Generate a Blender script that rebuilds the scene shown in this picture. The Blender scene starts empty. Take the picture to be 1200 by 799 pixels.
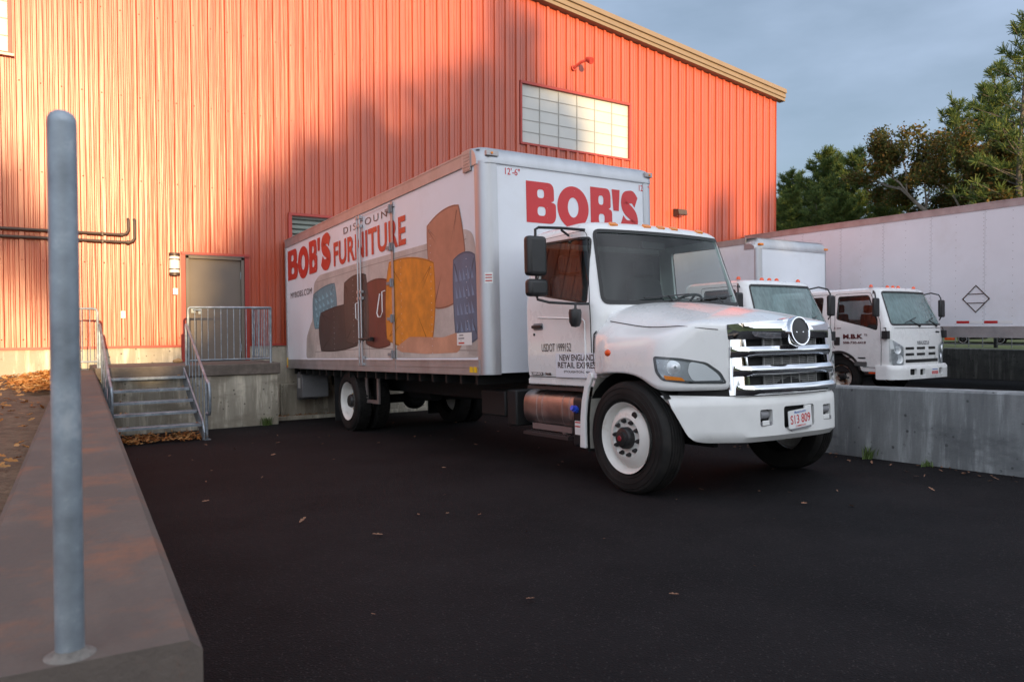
import bpy, bmesh, math, random
from math import sin, cos, pi, radians, sqrt, atan2
from mathutils import Vector, Matrix, Euler
from mathutils.geometry import delaunay_2d_cdt
from mathutils.bvhtree import BVHTree

random.seed(7)
S = bpy.context.scene
COL = S.collection

# ------------------------------------------------------------------ camera, sky, sun, exposure
cd = bpy.data.cameras.new('camera'); cam = bpy.data.objects.new('camera', cd); COL.objects.link(cam)
yaw, pit, rol = radians(33.196), radians(-1.223), radians(-0.184)
Fv = Vector((sin(yaw)*cos(pit), cos(yaw)*cos(pit), sin(pit)))
Rv = Vector((cos(yaw), -sin(yaw), 0)); Uv = Rv.cross(Fv)
R2 = Rv*cos(rol)+Uv*sin(rol); U2 = -Rv*sin(rol)+Uv*cos(rol)
mw = Matrix(((R2.x, U2.x, -Fv.x, 0), (R2.y, U2.y, -Fv.y, 0), (R2.z, U2.z, -Fv.z, 1.47), (0, 0, 0, 1)))
cam.matrix_world = mw
cd.sensor_width = 36; cd.lens = 871.0*36/1200; cd.clip_start = .05; cd.clip_end = 3000
cd.dof.use_dof = True; cd.dof.focus_distance = 7.5; cd.dof.aperture_fstop = 4.5
S.camera = cam

SUN_EL, SUN_AZ = radians(8.0), radians(6.6)          # light travels towards +Y, a little towards +X
W = bpy.data.worlds.new('World'); S.world = W; W.use_nodes = True
wn = W.node_tree.nodes; wl = W.node_tree.links
for n in list(wn): wn.remove(n)
out = wn.new('ShaderNodeOutputWorld'); bg = wn.new('ShaderNodeBackground')
sky = wn.new('ShaderNodeTexSky'); sky.sky_type = 'NISHITA'; sky.sun_disc = False
sky.sun_elevation = SUN_EL; sky.sun_rotation = pi+SUN_AZ
sky.air_density = 1.0; sky.dust_density = 1.2; sky.ozone_density = 1.5
tc = wn.new('ShaderNodeTexCoord'); mp = wn.new('ShaderNodeMapping'); mp.inputs['Scale'].default_value = (1, 1, 3.0)
nz = wn.new('ShaderNodeTexNoise'); nz.inputs['Scale'].default_value = 1.9; nz.inputs['Detail'].default_value = 6; nz.inputs['Roughness'].default_value = .52
cr = wn.new('ShaderNodeMapRange'); cr.inputs['From Min'].default_value = .33; cr.inputs['From Max'].default_value = .68
cr.inputs['To Min'].default_value = .68; cr.inputs['To Max'].default_value = .97
# broken cloud deck: grey-blue away from the sun, bright and warm on the sun's side
dt_ = wn.new('ShaderNodeVectorMath'); dt_.operation = 'DOT_PRODUCT'; dt_.inputs[1].default_value = (-sin(SUN_AZ), -cos(SUN_AZ), .12)
sm = wn.new('ShaderNodeMapRange'); sm.interpolation_type = 'SMOOTHSTEP'; sm.inputs['From Min'].default_value = -.45; sm.inputs['From Max'].default_value = .85
cl = wn.new('ShaderNodeMix'); cl.data_type = 'RGBA'
cl.inputs[6].default_value = (1.75, 2.2, 2.95, 1); cl.inputs[7].default_value = (6.9, 7.3, 8.1, 1)
tx = wn.new('ShaderNodeMix'); tx.data_type = 'RGBA'; tx.blend_type = 'MULTIPLY'; tx.inputs[0].default_value = 1
tr_ = wn.new('ShaderNodeMapRange'); tr_.inputs['From Min'].default_value = .3; tr_.inputs['From Max'].default_value = .7; tr_.inputs['To Min'].default_value = .62; tr_.inputs['To Max'].default_value = 1.3
mx = wn.new('ShaderNodeMix'); mx.data_type = 'RGBA'
wl.new(tc.outputs['Generated'], mp.inputs['Vector']); wl.new(mp.outputs['Vector'], nz.inputs['Vector'])
wl.new(tc.outputs['Generated'], dt_.inputs[0]); wl.new(dt_.outputs['Value'], sm.inputs['Value']); wl.new(sm.outputs['Result'], cl.inputs[0])
wl.new(nz.outputs['Fac'], cr.inputs['Value']); wl.new(nz.outputs['Fac'], tr_.inputs['Value']); wl.new(cl.outputs[2], tx.inputs[6]); wl.new(tr_.outputs['Result'], tx.inputs[7])
wl.new(cr.outputs['Result'], mx.inputs[0])
wl.new(sky.outputs['Color'], mx.inputs[6]); wl.new(tx.outputs[2], mx.inputs[7]); wl.new(mx.outputs[2], bg.inputs['Color'])
bg.inputs['Strength'].default_value = .10
wl.new(bg.outputs['Background'], out.inputs['Surface'])

sl = bpy.data.lights.new('sun', 'SUN'); sl.energy = 3.3; sl.angle = radians(.55); sl.color = (1.0, .70, .36)
so = bpy.data.objects.new('sun', sl); COL.objects.link(so)
sd = Vector((sin(SUN_AZ)*cos(SUN_EL), cos(SUN_AZ)*cos(SUN_EL), -sin(SUN_EL)))
so.rotation_euler = sd.to_track_quat('-Z', 'Y').to_euler(); so.location = (-5, -40, 30)

S.view_settings.view_transform = 'Standard'; S.view_settings.look = 'None'
S.view_settings.gamma = 1; S.view_settings.use_curve_mapping = False
S.view_settings.exposure = 1.32
S.render.engine = 'CYCLES'
S.cycles.max_bounces = 8; S.cycles.transparent_max_bounces = 16

# ------------------------------------------------------------------ materials
MATS = {}
def mat(name, col=(.5, .5, .5), rough=.6, metal=0., coat=0., var=.0, vscale=3., bump=0., bscale=40., spec=.5,
        stretch=None, dirt=None, dscale=1.2, dlo=.5, dhi=.75, trans=0., emit=None, coords='Object', aniso=None):
    if name in MATS: return MATS[name]
    m = bpy.data.materials.new(name); m.use_nodes = True
    nt = m.node_tree; N = nt.nodes; L = nt.links
    b = N['Principled BSDF']
    b.inputs['Base Color'].default_value = (*col, 1); b.inputs['Roughness'].default_value = rough
    b.inputs['Metallic'].default_value = metal; b.inputs['Coat Weight'].default_value = coat
    b.inputs['Specular IOR Level'].default_value = spec
    b.inputs['Coat Roughness'].default_value = .04
    tcn = N.new('ShaderNodeTexCoord'); src = tcn.outputs[coords]
    if stretch:
        mpn = N.new('ShaderNodeMapping'); mpn.inputs['Scale'].default_value = stretch
        L.new(src, mpn.inputs['Vector']); src = mpn.outputs['Vector']
    def noise(sc, det=6, r=.6):
        n = N.new('ShaderNodeTexNoise'); n.inputs['Scale'].default_value = sc; n.inputs['Detail'].default_value = det
        n.inputs['Roughness'].default_value = r; L.new(src, n.inputs['Vector']); return n
    colsock = None
    if var > 0:
        n = noise(vscale); r = N.new('ShaderNodeValToRGB')
        lo = tuple(max(0, c*(1-var)) for c in col); hi = tuple(min(1, c*(1+var)) for c in col)
        r.color_ramp.elements[0].position = .3; r.color_ramp.elements[1].position = .7
        r.color_ramp.elements[0].color = (*lo, 1); r.color_ramp.elements[1].color = (*hi, 1)
        L.new(n.outputs['Fac'], r.inputs['Fac']); colsock = r.outputs['Color']
        rm = N.new('ShaderNodeMapRange'); rm.inputs['To Min'].default_value = max(0, rough-.1); rm.inputs['To Max'].default_value = min(1, rough+.1)
        L.new(n.outputs['Fac'], rm.inputs['Value']); L.new(rm.outputs['Result'], b.inputs['Roughness'])
    if dirt:
        n2 = noise(dscale, 8, .7); r2 = N.new('ShaderNodeMapRange'); r2.inputs['From Min'].default_value = dlo; r2.inputs['From Max'].default_value = dhi
        L.new(n2.outputs['Fac'], r2.inputs['Value'])
        mm = N.new('ShaderNodeMix'); mm.data_type = 'RGBA'; mm.inputs[7].default_value = (*dirt, 1)
        L.new(r2.outputs['Result'], mm.inputs[0])
        if colsock: L.new(colsock, mm.inputs[6])
        else: mm.inputs[6].default_value = (*col, 1)
        colsock = mm.outputs[2]
    if colsock: L.new(colsock, b.inputs['Base Color'])
    if bump > 0:
        n3 = noise(bscale, 5, .6); bp = N.new('ShaderNodeBump'); bp.inputs['Strength'].default_value = bump; bp.inputs['Distance'].default_value = .02
        L.new(n3.outputs['Fac'], bp.inputs['Height']); L.new(bp.outputs['Normal'], b.inputs['Normal'])
    MATS[name] = m; return m

def glass(name, tint=(.5, .6, .58), film=0., filmcol=(.6, .75, .72), gloss=1.0, fscale=3., ior=1.5, flo=.5):
    m = bpy.data.materials.new(name); m.use_nodes = True; N = m.node_tree.nodes; L = m.node_tree.links
    for n in list(N): N.remove(n)
    o = N.new('ShaderNodeOutputMaterial'); t = N.new('ShaderNodeBsdfTransparent'); t.inputs['Color'].default_value = (*tint, 1)
    g = N.new('ShaderNodeBsdfGlossy'); g.inputs['Roughness'].default_value = .01; g.inputs['Color'].default_value = (gloss, gloss, gloss, 1)
    # two-sided Schlick reflectance (thin panes have no inside)
    ge = N.new('ShaderNodeNewGeometry'); dp = N.new('ShaderNodeVectorMath'); dp.operation = 'DOT_PRODUCT'; L.new(ge.outputs['Incoming'], dp.inputs[0]); L.new(ge.outputs['Normal'], dp.inputs[1])
    def mth(op, a, b=None):
        q = N.new('ShaderNodeMath'); q.operation = op
        for i, v in enumerate((a, b)):
            if v is None: continue
            if isinstance(v, (int, float)): q.inputs[i].default_value = v
            else: L.new(v, q.inputs[i])
        return q.outputs[0]
    f0 = ((ior-1)/(ior+1))**2
    fac = mth('ADD', mth('MULTIPLY', mth('POWER', mth('SUBTRACT', 1.0, mth('ABSOLUTE', dp.outputs['Value'])), 5.0), 1-f0), f0)
    mxs = N.new('ShaderNodeMixShader'); L.new(fac, mxs.inputs['Fac'])
    first = t
    if film > 0:
        d = N.new('ShaderNodeBsdfDiffuse'); d.inputs['Color'].default_value = (*filmcol, 1)
        tcn = N.new('ShaderNodeTexCoord'); n = N.new('ShaderNodeTexNoise'); n.inputs['Scale'].default_value = fscale; n.inputs['Detail'].default_value = 7
        mpn = N.new('ShaderNodeMapping'); mpn.inputs['Scale'].default_value = (6, 6, 1); L.new(tcn.outputs['Object'], mpn.inputs['Vector']); L.new(mpn.outputs['Vector'], n.inputs['Vector'])
        r = N.new('ShaderNodeMapRange'); r.inputs['From Min'].default_value = .3; r.inputs['From Max'].default_value = .75
        r.inputs['To Min'].default_value = film*flo; r.inputs['To Max'].default_value = film*1.25
        L.new(n.outputs['Fac'], r.inputs['Value'])
        m2 = N.new('ShaderNodeMixShader'); L.new(r.outputs['Result'], m2.inputs['Fac']); L.new(t.outputs[0], m2.inputs[1]); L.new(d.outputs[0], m2.inputs[2])
        first = m2
    L.new(first.outputs[0], mxs.inputs[1]); L.new(g.outputs[0], mxs.inputs[2]); L.new(mxs.outputs[0], o.inputs['Surface'])
    MATS[name] = m; return m

M_white = mat('truck_white_paint', (.78, .78, .77), .28, coat=.6, var=.03, vscale=2.5, dirt=(.62, .61, .58), dscale=2.2, dlo=.55, dhi=.95)
M_white2 = mat('white_sheet_panel', (.73, .755, .80), .42, var=.03, vscale=1.3, dirt=(.6, .59, .58), dscale=.9, dlo=.52, dhi=1.0, bump=.06, bscale=2.)
M_bumper = mat('bumper_white_paint', (.76, .76, .74), .35, coat=.3, var=.04, vscale=5, dirt=(.5, .5, .48), dscale=3.5, dlo=.6, dhi=.95)
M_black = mat('black_plastic', (.018, .018, .019), .45, var=.3, vscale=8)
M_rubber = mat('tyre_rubber', (.012, .0115, .011), .75, var=.35, vscale=6, spec=.3, dirt=(.035, .03, .027), dscale=3, dlo=.5, dhi=.9)
M_dark = mat('underbody_black', (.008, .008, .008), .7, var=.3, vscale=5)
M_seal = mat('black_rubber_seal', (.012, .012, .012), .5)
M_chrome = mat('chrome', (.80, .81, .83), .05, 1.0)
M_alu = mat('brushed_aluminium', (.50, .51, .53), .46, .75, var=.12, vscale=4, bump=.05, bscale=30, stretch=(1, 1, .25))
M_alu_rail = mat('aluminium_rail', (.42, .40, .40), .5, .6, var=.15, vscale=3, dirt=(.25, .2, .19), dscale=2, dlo=.5, dhi=1.)
M_galv = mat('galvanised_steel', (.30, .345, .385), .5, .55, var=.35, vscale=9, dirt=(.56, .58, .58), dscale=9, dlo=.55, dhi=.8)
M_rim = mat('white_rim_paint', (.68, .67, .63), .4, var=.06, vscale=6, dirt=(.34, .27, .2), dscale=5, dlo=.55, dhi=.85)
M_rust = mat('rusty_white_rim', (.7, .68, .62), .5, dirt=(.16, .07, .03), dscale=5, dlo=.45, dhi=.55)
M_red = mat('red_vinyl', (.55, .018, .022), .35, var=.05)
M_darktext = mat('black_vinyl', (.02, .018, .018), .4)
M_maroontext = mat('maroon_vinyl', (.10, .012, .015), .4)
M_amber = mat('amber_lens', (.85, .25, .02), .2, coat=.6, var=.1, vscale=60)
M_redlens = mat('orange_red_lens', (.8, .09, .015), .2, coat=.6, var=.1, vscale=60)
M_reflred = mat('red_reflector', (.5, .02, .02), .3)
M_yellow = mat('yellow_reflector', (.8, .5, .02), .35)
M_blue = mat('blue_cap', (.03, .09, .6), .35)
M_cloth = mat('seat_fabric', (.045, .043, .045), .85, var=.2, vscale=20)
M_clothred = mat('seat_fabric_maroon', (.11, .03, .03), .85, var=.2, vscale=20)
M_dash = mat('dash_plastic', (.03, .03, .032), .6)
M_tank = mat('fuel_tank_aluminium', (.5, .45, .44), .42, 1.0, var=.2, vscale=5, bump=.15, bscale=120)
M_rad = mat('radiator_grey', (.3, .3, .29), .6, .3, var=.2, vscale=20)
M_plate = mat('plate_white', (.75, .75, .75), .4)
M_lens = mat('headlight_reflector', (.82, .84, .86), .3, .35)
M_bezel = mat('headlight_bezel', (.20, .215, .23), .22, .7)
M_glass = glass('truck_glass', (.64, .75, .73))
M_glass_cab = glass('cabover_side_glass', (.46, .52, .52))
M_glass_side = glass('truck_side_glass', (.84, .88, .87))
M_glass_wet = glass('dewy_glass', (.35, .45, .44), film=.34, filmcol=(.42, .60, .60), flo=.75)
M_lampglass = glass('lamp_glass', (.9, .92, .93))
M_concrete = mat('concrete', (.42, .38, .32), .85, var=.14, vscale=4, bump=.25, bscale=60, dirt=(.25, .22, .18), dscale=1.6, dlo=.52, dhi=.8)
M_soil = mat('soil', (.15, .10, .062), .95, var=.35, vscale=5, bump=1., bscale=30, dirt=(.08, .05, .03), dscale=12, dlo=.45, dhi=.7)
M_grass = mat('grass_blades', (.09, .14, .03), .7, var=.4, vscale=1.5)
M_lawn = mat('lawn', (.10, .12, .035), .9, var=.4, vscale=3, bump=.6, bscale=40, dirt=(.14, .10, .05), dscale=.7, dlo=.5, dhi=.7)
M_tan = mat('tan_trim_metal', (.20, .145, .095), .5, .0, var=.05)
M_redtrim = mat('red_trim_metal', (.36, .042, .030), .45, var=.08, vscale=3)
M_pane = mat('translucent_panel', (.50, .51, .49), .35, var=.06, vscale=1.2)
M_grille = mat('grille_bar', (.36, .36, .34), .6)
M_door = mat('taupe_door_paint', (.17, .14, .115), .72, var=.06, vscale=3)
M_steelgrey = mat('grey_painted_steel', (.22, .22, .23), .5, var=.1, vscale=6)
M_brownpipe = mat('brown_pipe', (.07, .045, .035), .5, .2, var=.2, vscale=10)
M_stick = mat('sticker_white', (.75, .74, .72), .5)

def concrete(name, base, wet, streak=(.5, .5, .06), pits=True, stain=None, stainlo=.55, stainhi=.8):
    m = bpy.data.materials.new(name); m.use_nodes = True; N = m.node_tree.nodes; L = m.node_tree.links
    b = N['Principled BSDF']; b.inputs['Roughness'].default_value = .85; b.inputs['Specular IOR Level'].default_value = .3
    t = N.new('ShaderNodeTexCoord')
    def noi(sc, scale3=None, det=7, r=.65):
        src = t.outputs['Object']
        if scale3:
            mpn = N.new('ShaderNodeMapping'); mpn.inputs['Scale'].default_value = scale3; L.new(src, mpn.inputs['Vector']); src = mpn.outputs['Vector']
        n = N.new('ShaderNodeTexNoise'); n.inputs['Scale'].default_value = sc; n.inputs['Detail'].default_value = det; n.inputs['Roughness'].default_value = r
        L.new(src, n.inputs['Vector']); return n.outputs['Fac']
    def ramp(f, lo, hi):
        r = N.new('ShaderNodeMapRange'); r.inputs['From Min'].default_value = lo; r.inputs['From Max'].default_value = hi; L.new(f, r.inputs['Value']); return r.outputs['Result']
    def mixc(f, a, bcol):
        x = N.new('ShaderNodeMix'); x.data_type = 'RGBA'; L.new(f, x.inputs[0])
        if isinstance(a, tuple): x.inputs[6].default_value = (*a, 1)
        else: L.new(a, x.inputs[6])
        x.inputs[7].default_value = (*bcol, 1); return x.outputs[2]
    c = mixc(ramp(noi(1.3), .35, .7), base, tuple(v*.72 for v in base))
    c = mixc(ramp(noi(9, streak), .42, .68), c, wet)
    if pits: c = mixc(ramp(noi(14, streak), .50, .66), c, tuple(min(1, v*1.45) for v in base))
    c = mixc(ramp(noi(1.1, (1, 1, 2.2)), .50, .64), c, wet)
    if stain: c = mixc(ramp(noi(2.2, (1, 1, 1), 9, .72), stainlo, stainhi), c, stain)
    if pits:
        v = N.new('ShaderNodeTexVoronoi'); v.inputs['Scale'].default_value = 10; L.new(t.outputs['Object'], v.inputs['Vector'])
        pf = ramp(v.outputs['Distance'], .20, .11)
        gate = ramp(noi(5.), .47, .53)
        mu = N.new('ShaderNodeMath'); mu.operation = 'MULTIPLY'; L.new(pf, mu.inputs[0]); L.new(gate, mu.inputs[1])
        c = mixc(mu.outputs[0], c, tuple(v*.3 for v in base))
    L.new(c, b.inputs['Base Color'])
    bp = N.new('ShaderNodeBump'); bp.inputs['Strength'].default_value = .35; bp.inputs['Distance'].default_value = .015
    L.new(noi(45), bp.inputs['Height']); L.new(bp.outputs['Normal'], b.inputs['Normal'])
    MATS[name] = m; return m

M_wall_grey = concrete('board_formed_grey_concrete', (.25, .26, .262), (.13, .135, .14))
M_wall_dark = concrete('shade_dark_concrete', (.16, .155, .145), (.08, .08, .075))  # base colour darkened to stand in for shade under the trailer
M_found = concrete('cream_foundation_concrete', (.48, .43, .35), (.36, .32, .25))
M_landing = concrete('pale_board_formed_concrete', (.46, .42, .34), (.26, .23, .18))
M_cap = concrete('brown_worn_concrete', (.20, .165, .14), (.12, .10, .085), streak=(1, 1, 1), pits=False)
M_leftwall = concrete('worn_slab_concrete', (.15, .122, .104), (.112, .092, .08), streak=(1, .35, 1), pits=False, stain=(.235, .112, .07), stainlo=.51, stainhi=.70)

def asphalt():
    m = bpy.data.materials.new('asphalt'); m.use_nodes = True; N = m.node_tree.nodes; L = m.node_tree.links
    b = N['Principled BSDF']; b.inputs['Roughness'].default_value = .85; b.inputs['Specular IOR Level'].default_value = .13
    t = N.new('ShaderNodeTexCoord')
    n = N.new('ShaderNodeTexNoise'); n.inputs['Scale'].default_value = .8; n.inputs['Detail'].default_value = 8; n.inputs['Roughness'].default_value = .7
    L.new(t.outputs['Object'], n.inputs['Vector'])
    r = N.new('ShaderNodeValToRGB'); r.color_ramp.elements[0].position = .35; r.color_ramp.elements[1].position = .7
    r.color_ramp.elements[0].color = (.0072, .0063, .0070, 1); r.color_ramp.elements[1].color = (.0150, .0132, .0140, 1)
    L.new(n.outputs['Fac'], r.inputs['Fac'])
    v = N.new('ShaderNodeTexVoronoi'); v.inputs['Scale'].default_value = 95; L.new(t.outputs['Object'], v.inputs['Vector'])
    wn2 = N.new('ShaderNodeTexWhiteNoise'); L.new(v.outputs['Position'], wn2.inputs['Vector'])
    g = N.new('ShaderNodeMapRange'); g.inputs['From Min'].default_value = .80; g.inputs['From Max'].default_value = 1.0; L.new(wn2.outputs['Value'], g.inputs['Value'])
    g2 = N.new('ShaderNodeMapRange'); g2.inputs['From Min'].default_value = .45; g2.inputs['From Max'].default_value = .2; L.new(v.outputs['Distance'], g2.inputs['Value'])
    mu = N.new('ShaderNodeMath'); mu.operation = 'MULTIPLY'; L.new(g.outputs[0], mu.inputs[0]); L.new(g2.outputs[0], mu.inputs[1])
    x = N.new('ShaderNodeMix'); x.data_type = 'RGBA'; L.new(mu.outputs[0], x.inputs[0]); L.new(r.outputs['Color'], x.inputs[6]); x.inputs[7].default_value = (.065, .058, .056, 1)
    L.new(x.outputs[2], b.inputs['Base Color'])
    bp = N.new('ShaderNodeBump'); bp.inputs['Strength'].default_value = .7; bp.inputs['Distance'].default_value = .006
    L.new(v.outputs['Distance'], bp.inputs['Height']); L.new(bp.outputs['Normal'], b.inputs['Normal'])
    MATS['asphalt'] = m; return m
M_asphalt = asphalt()

def siding():
    m = bpy.data.materials.new('red_metal_siding'); m.use_nodes = True; N = m.node_tree.nodes; L = m.node_tree.links
    b = N['Principled BSDF']; b.inputs['Roughness'].default_value = .42; b.inputs['Specular IOR Level'].default_value = 1.0
    t = N.new('ShaderNodeTexCoord'); mpn = N.new('ShaderNodeMapping'); mpn.inputs['Scale'].default_value = (1, 1, .05); L.new(t.outputs['Object'], mpn.inputs['Vector'])
    n = N.new('ShaderNodeTexNoise'); n.inputs['Scale'].default_value = 12; n.inputs['Detail'].default_value = 6; L.new(mpn.outputs['Vector'], n.inputs['Vector'])
    r = N.new('ShaderNodeValToRGB'); r.color_ramp.elements[0].position = .3; r.color_ramp.elements[1].position = .72
    r.color_ramp.elements[0].color = (.38, .054, .015, 1); r.color_ramp.elements[1].color = (.44, .068, .020, 1)
    L.new(n.outputs['Fac'], r.inputs['Fac'])
    n2 = N.new('ShaderNodeTexNoise'); n2.inputs['Scale'].default_value = 4; n2.inputs['Detail'].default_value = 9; n2.inputs['Roughness'].default_value = .7; L.new(t.outputs['Object'], n2.inputs['Vector'])
    mr = N.new('ShaderNodeMapRange'); mr.inputs['From Min'].default_value = .6; mr.inputs['From Max'].default_value = .9; mr.inputs['To Max'].default_value = .5; L.new(n2.outputs['Fac'], mr.inputs['Value'])
    x = N.new('ShaderNodeMix'); x.data_type = 'RGBA'; L.new(mr.outputs[0], x.inputs[0]); L.new(r.outputs['Color'], x.inputs[6]); x.inputs[7].default_value = (.48, .12, .05, 1)
    L.new(x.outputs[2], b.inputs['Base Color'])
    n3 = N.new('ShaderNodeTexNoise'); n3.inputs['Scale'].default_value = 9; n3.inputs['Detail'].default_value = 3
    mp3 = N.new('ShaderNodeMapping'); mp3.inputs['Scale'].default_value = (2.2, 1, .07); L.new(t.outputs['Object'], mp3.inputs['Vector']); L.new(mp3.outputs['Vector'], n3.inputs['Vector'])
    bp = N.new('ShaderNodeBump'); bp.inputs['Strength'].default_value = .30; bp.inputs['Distance'].default_value = .03
    L.new(n3.outputs['Fac'], bp.inputs['Height']); L.new(bp.outputs['Normal'], b.inputs['Normal'])
    mr2 = N.new('ShaderNodeMapRange'); mr2.inputs['To Min'].default_value = .34; mr2.inputs['To Max'].default_value = .50; L.new(n.outputs['Fac'], mr2.inputs['Value']); L.new(mr2.outputs[0], b.inputs['Roughness'])
    MATS['siding'] = m; return m
M_siding = siding()

def leafmat(name, c0, c1, c2, trans=.3):
    m = bpy.data.materials.new(name); m.use_nodes = True; N = m.node_tree.nodes; L = m.node_tree.links
    b = N['Principled BSDF']; b.inputs['Roughness'].default_value = .6; b.inputs['Specular IOR Level'].default_value = .25
    g = N.new('ShaderNodeNewGeometry'); r = N.new('ShaderNodeValToRGB')
    r.color_ramp.elements[0].color = (*c0, 1); r.color_ramp.elements[1].color = (*c2, 1)
    e = r.color_ramp.elements.new(.5); e.color = (*c1, 1)
    L.new(g.outputs['Random Per Island'], r.inputs['Fac']); L.new(r.outputs['Color'], b.inputs['Base Color'])
    tr = N.new('ShaderNodeBsdfTranslucent'); L.new(r.outputs['Color'], tr.inputs['Color'])
    ms = N.new('ShaderNodeMixShader'); ms.inputs['Fac'].default_value = trans
    L.new(b.outputs[0], ms.inputs[1]); L.new(tr.outputs[0], ms.inputs[2]); L.new(ms.outputs[0], N['Material Output'].inputs['Surface'])
    MATS[name] = m; return m
M_pine = leafmat('pine_needles', (.055, .098, .034), (.092, .142, .040), (.18, .20, .048), .45)
M_oak = leafmat('autumn_oak_leaves', (.055, .085, .024), (.105, .10, .028), (.17, .085, .022), .45)
M_brush = leafmat('rusty_undergrowth_leaves', (.06, .05, .02), (.12, .05, .02), (.04, .06, .02))
M_leaves = leafmat('fallen_leaf', (.26, .085, .02), (.42, .18, .05), (.50, .30, .13), .1)
M_bark = mat('bark', (.10, .085, .07), .9, var=.4, vscale=9, bump=.6, bscale=25)
M_palebark = mat('pale_bark', (.22, .19, .16), .9, var=.35, vscale=9, bump=.4, bscale=25)

# ------------------------------------------------------------------ mesh helpers
class MB:
    def __init__(s): s.v = []; s.f = []
    def add(s, vs, fs):
        o = len(s.v); s.v.extend([tuple(v) for v in vs]); s.f.extend([tuple(i+o for i in f) for f in fs]); return s
    def box(s, a, b, tf=None):
        x0, y0, z0 = a; x1, y1, z1 = b
        vs = [Vector(p) for p in ((x0, y0, z0), (x1, y0, z0), (x1, y1, z0), (x0, y1, z0), (x0, y0, z1), (x1, y0, z1), (x1, y1, z1), (x0, y1, z1))]
        if tf: vs = [tf @ v for v in vs]
        return s.add(vs, [(0, 3, 2, 1), (4, 5, 6, 7), (0, 1, 5, 4), (1, 2, 6, 5), (2, 3, 7, 6), (3, 0, 4, 7)])
    def tube(s, pts, r, n=10, cap=True, closed=False):
        pts = [Vector(p) for p in pts]; rs = r if isinstance(r, (list, tuple)) else [r]*len(pts)
        rings = []; up = None
        for i, p in enumerate(pts):
            if closed: t = pts[(i+1) % len(pts)]-pts[i-1]
            else: t = (pts[min(i+1, len(pts)-1)]-pts[max(i-1, 0)])
            t = t.normalized()
            if up is None:
                up = Vector((0, 0, 1)) if abs(t.z) < .9 else Vector((1, 0, 0))
            a = t.cross(up)
            if a.length < 1e-6: a = t.orthogonal()
            a.normalize(); b = a.cross(t).normalized(); up = b
            rings.append([p+(a*cos(2*pi*k/n)+b*sin(2*pi*k/n))*rs[i] for k in range(n)])
        vs = [q for rg in rings for q in rg]; fs = []
        m = len(rings)
        for i in range(m if closed else m-1):
            j = (i+1) % m
            for k in range(n):
                l = (k+1) % n; fs.append((i*n+k, i*n+l, j*n+l, j*n+k))
        if cap and not closed: fs.append(tuple(range(n-1, -1, -1))); fs.append(tuple((m-1)*n+k for k in range(n)))
        return s.add(vs, fs)
    def lathe(s, prof, c, ax, n=48, ph=0):           # prof: (radius, height along axis)
        c = Vector(c); ax = Vector(ax).normalized(); a = ax.orthogonal().normalized()
        if abs(ax.x) > .9: a = Vector((0, 0, 1))
        b = ax.cross(a); vs = []; fs = []; m = len(prof)
        for k in range(n):
            t = 2*pi*k/n+ph; d = a*cos(t)+b*sin(t)
            for r, h in prof: vs.append(c+d*r+ax*h)
        for k in range(n):
            l = (k+1) % n
            for i in range(m-1): fs.append((k*m+i, l*m+i, l*m+i+1, k*m+i+1))
        return s.add(vs, fs)
    def cyl(s, a, b, r, n=16): return s.tube([a, b], r, n)
    def prism(s, poly, fn, w0, w1):                  # fn(u,v,w)->xyz
        n = len(poly); vs = [fn(u, v, w0) for u, v in poly]+[fn(u, v, w1) for u, v in poly]
        fs = [tuple(range(n-1, -1, -1)), tuple(range(n, 2*n))]+[(i, (i+1) % n, n+(i+1) % n, n+i) for i in range(n)]
        return s.add(vs, fs)
    def grid(s, rows, close_u=False):
        n = len(rows[0]); vs = [p for r in rows for p in r]; fs = []
        for i in range(len(rows)-1):
            for k in range(n if close_u else n-1):
                l = (k+1) % n; fs.append((i*n+k, i*n+l, (i+1)*n+l, (i+1)*n+k))
        return s.add(vs, fs)
    def sheet(s, outline, holes, fn, step=.1, thick=0., off=0., flip=False):
        vs, tris, bedges = flat_cdt(outline, holes, step)
        P = [Vector(fn(u, v)) for u, v in vs]
        nr = [Vector((0, 0, 0)) for _ in P]
        for a, b, c in tris:
            q = (P[b]-P[a]).cross(P[c]-P[a])
            nr[a] += q; nr[b] += q; nr[c] += q
        sg = -1 if flip else 1
        nr = [(q.normalized()*sg if q.length > 0 else Vector((0, 0, 1))) for q in nr]
        if off: P = [p+q*off for p, q in zip(P, nr)]
        T = [t if not flip else t[::-1] for t in tris]
        if thick == 0: return s.add(P, T)
        n = len(P); Q = [p-q*thick for p, q in zip(P, nr)]
        fs = list(T)+[tuple(i+n for i in t[::-1]) for t in T]
        for a, b in bedges:
            fs.append((a, n+a, n+b, b) if not flip else (b, n+b, n+a, a))
        return s.add(P+Q, fs)
    def build(s, name, m, parent=None, smooth=35, bevel=0., seg=2, subsurf=0, weld=False):
        me = bpy.data.meshes.new(name); me.from_pydata(s.v, [], s.f)
        if weld:
            b = bmesh.new(); b.from_mesh(me); bmesh.ops.remove_doubles(b, verts=b.verts, dist=.0005); b.to_mesh(me); b.free()
        me.update()
        if smooth:
            me.polygons.foreach_set('use_smooth', [True]*len(me.polygons)); me.set_sharp_from_angle(angle=radians(smooth))
        ms = m if isinstance(m, (list, tuple)) else [m]
        for q in ms: me.materials.append(q)
        o = bpy.data.objects.new(name, me); COL.objects.link(o)
        if bevel:
            md = o.modifiers.new('bevel', 'BEVEL'); md.width = bevel; md.segments = seg; md.limit_method = 'ANGLE'; md.angle_limit = radians(40); md.harden_normals = False
        if subsurf:
            md = o.modifiers.new('sub', 'SUBSURF'); md.levels = subsurf; md.render_levels = subsurf
        if parent: attach(o, parent)
        return o
WORLD_INV = {}
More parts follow.
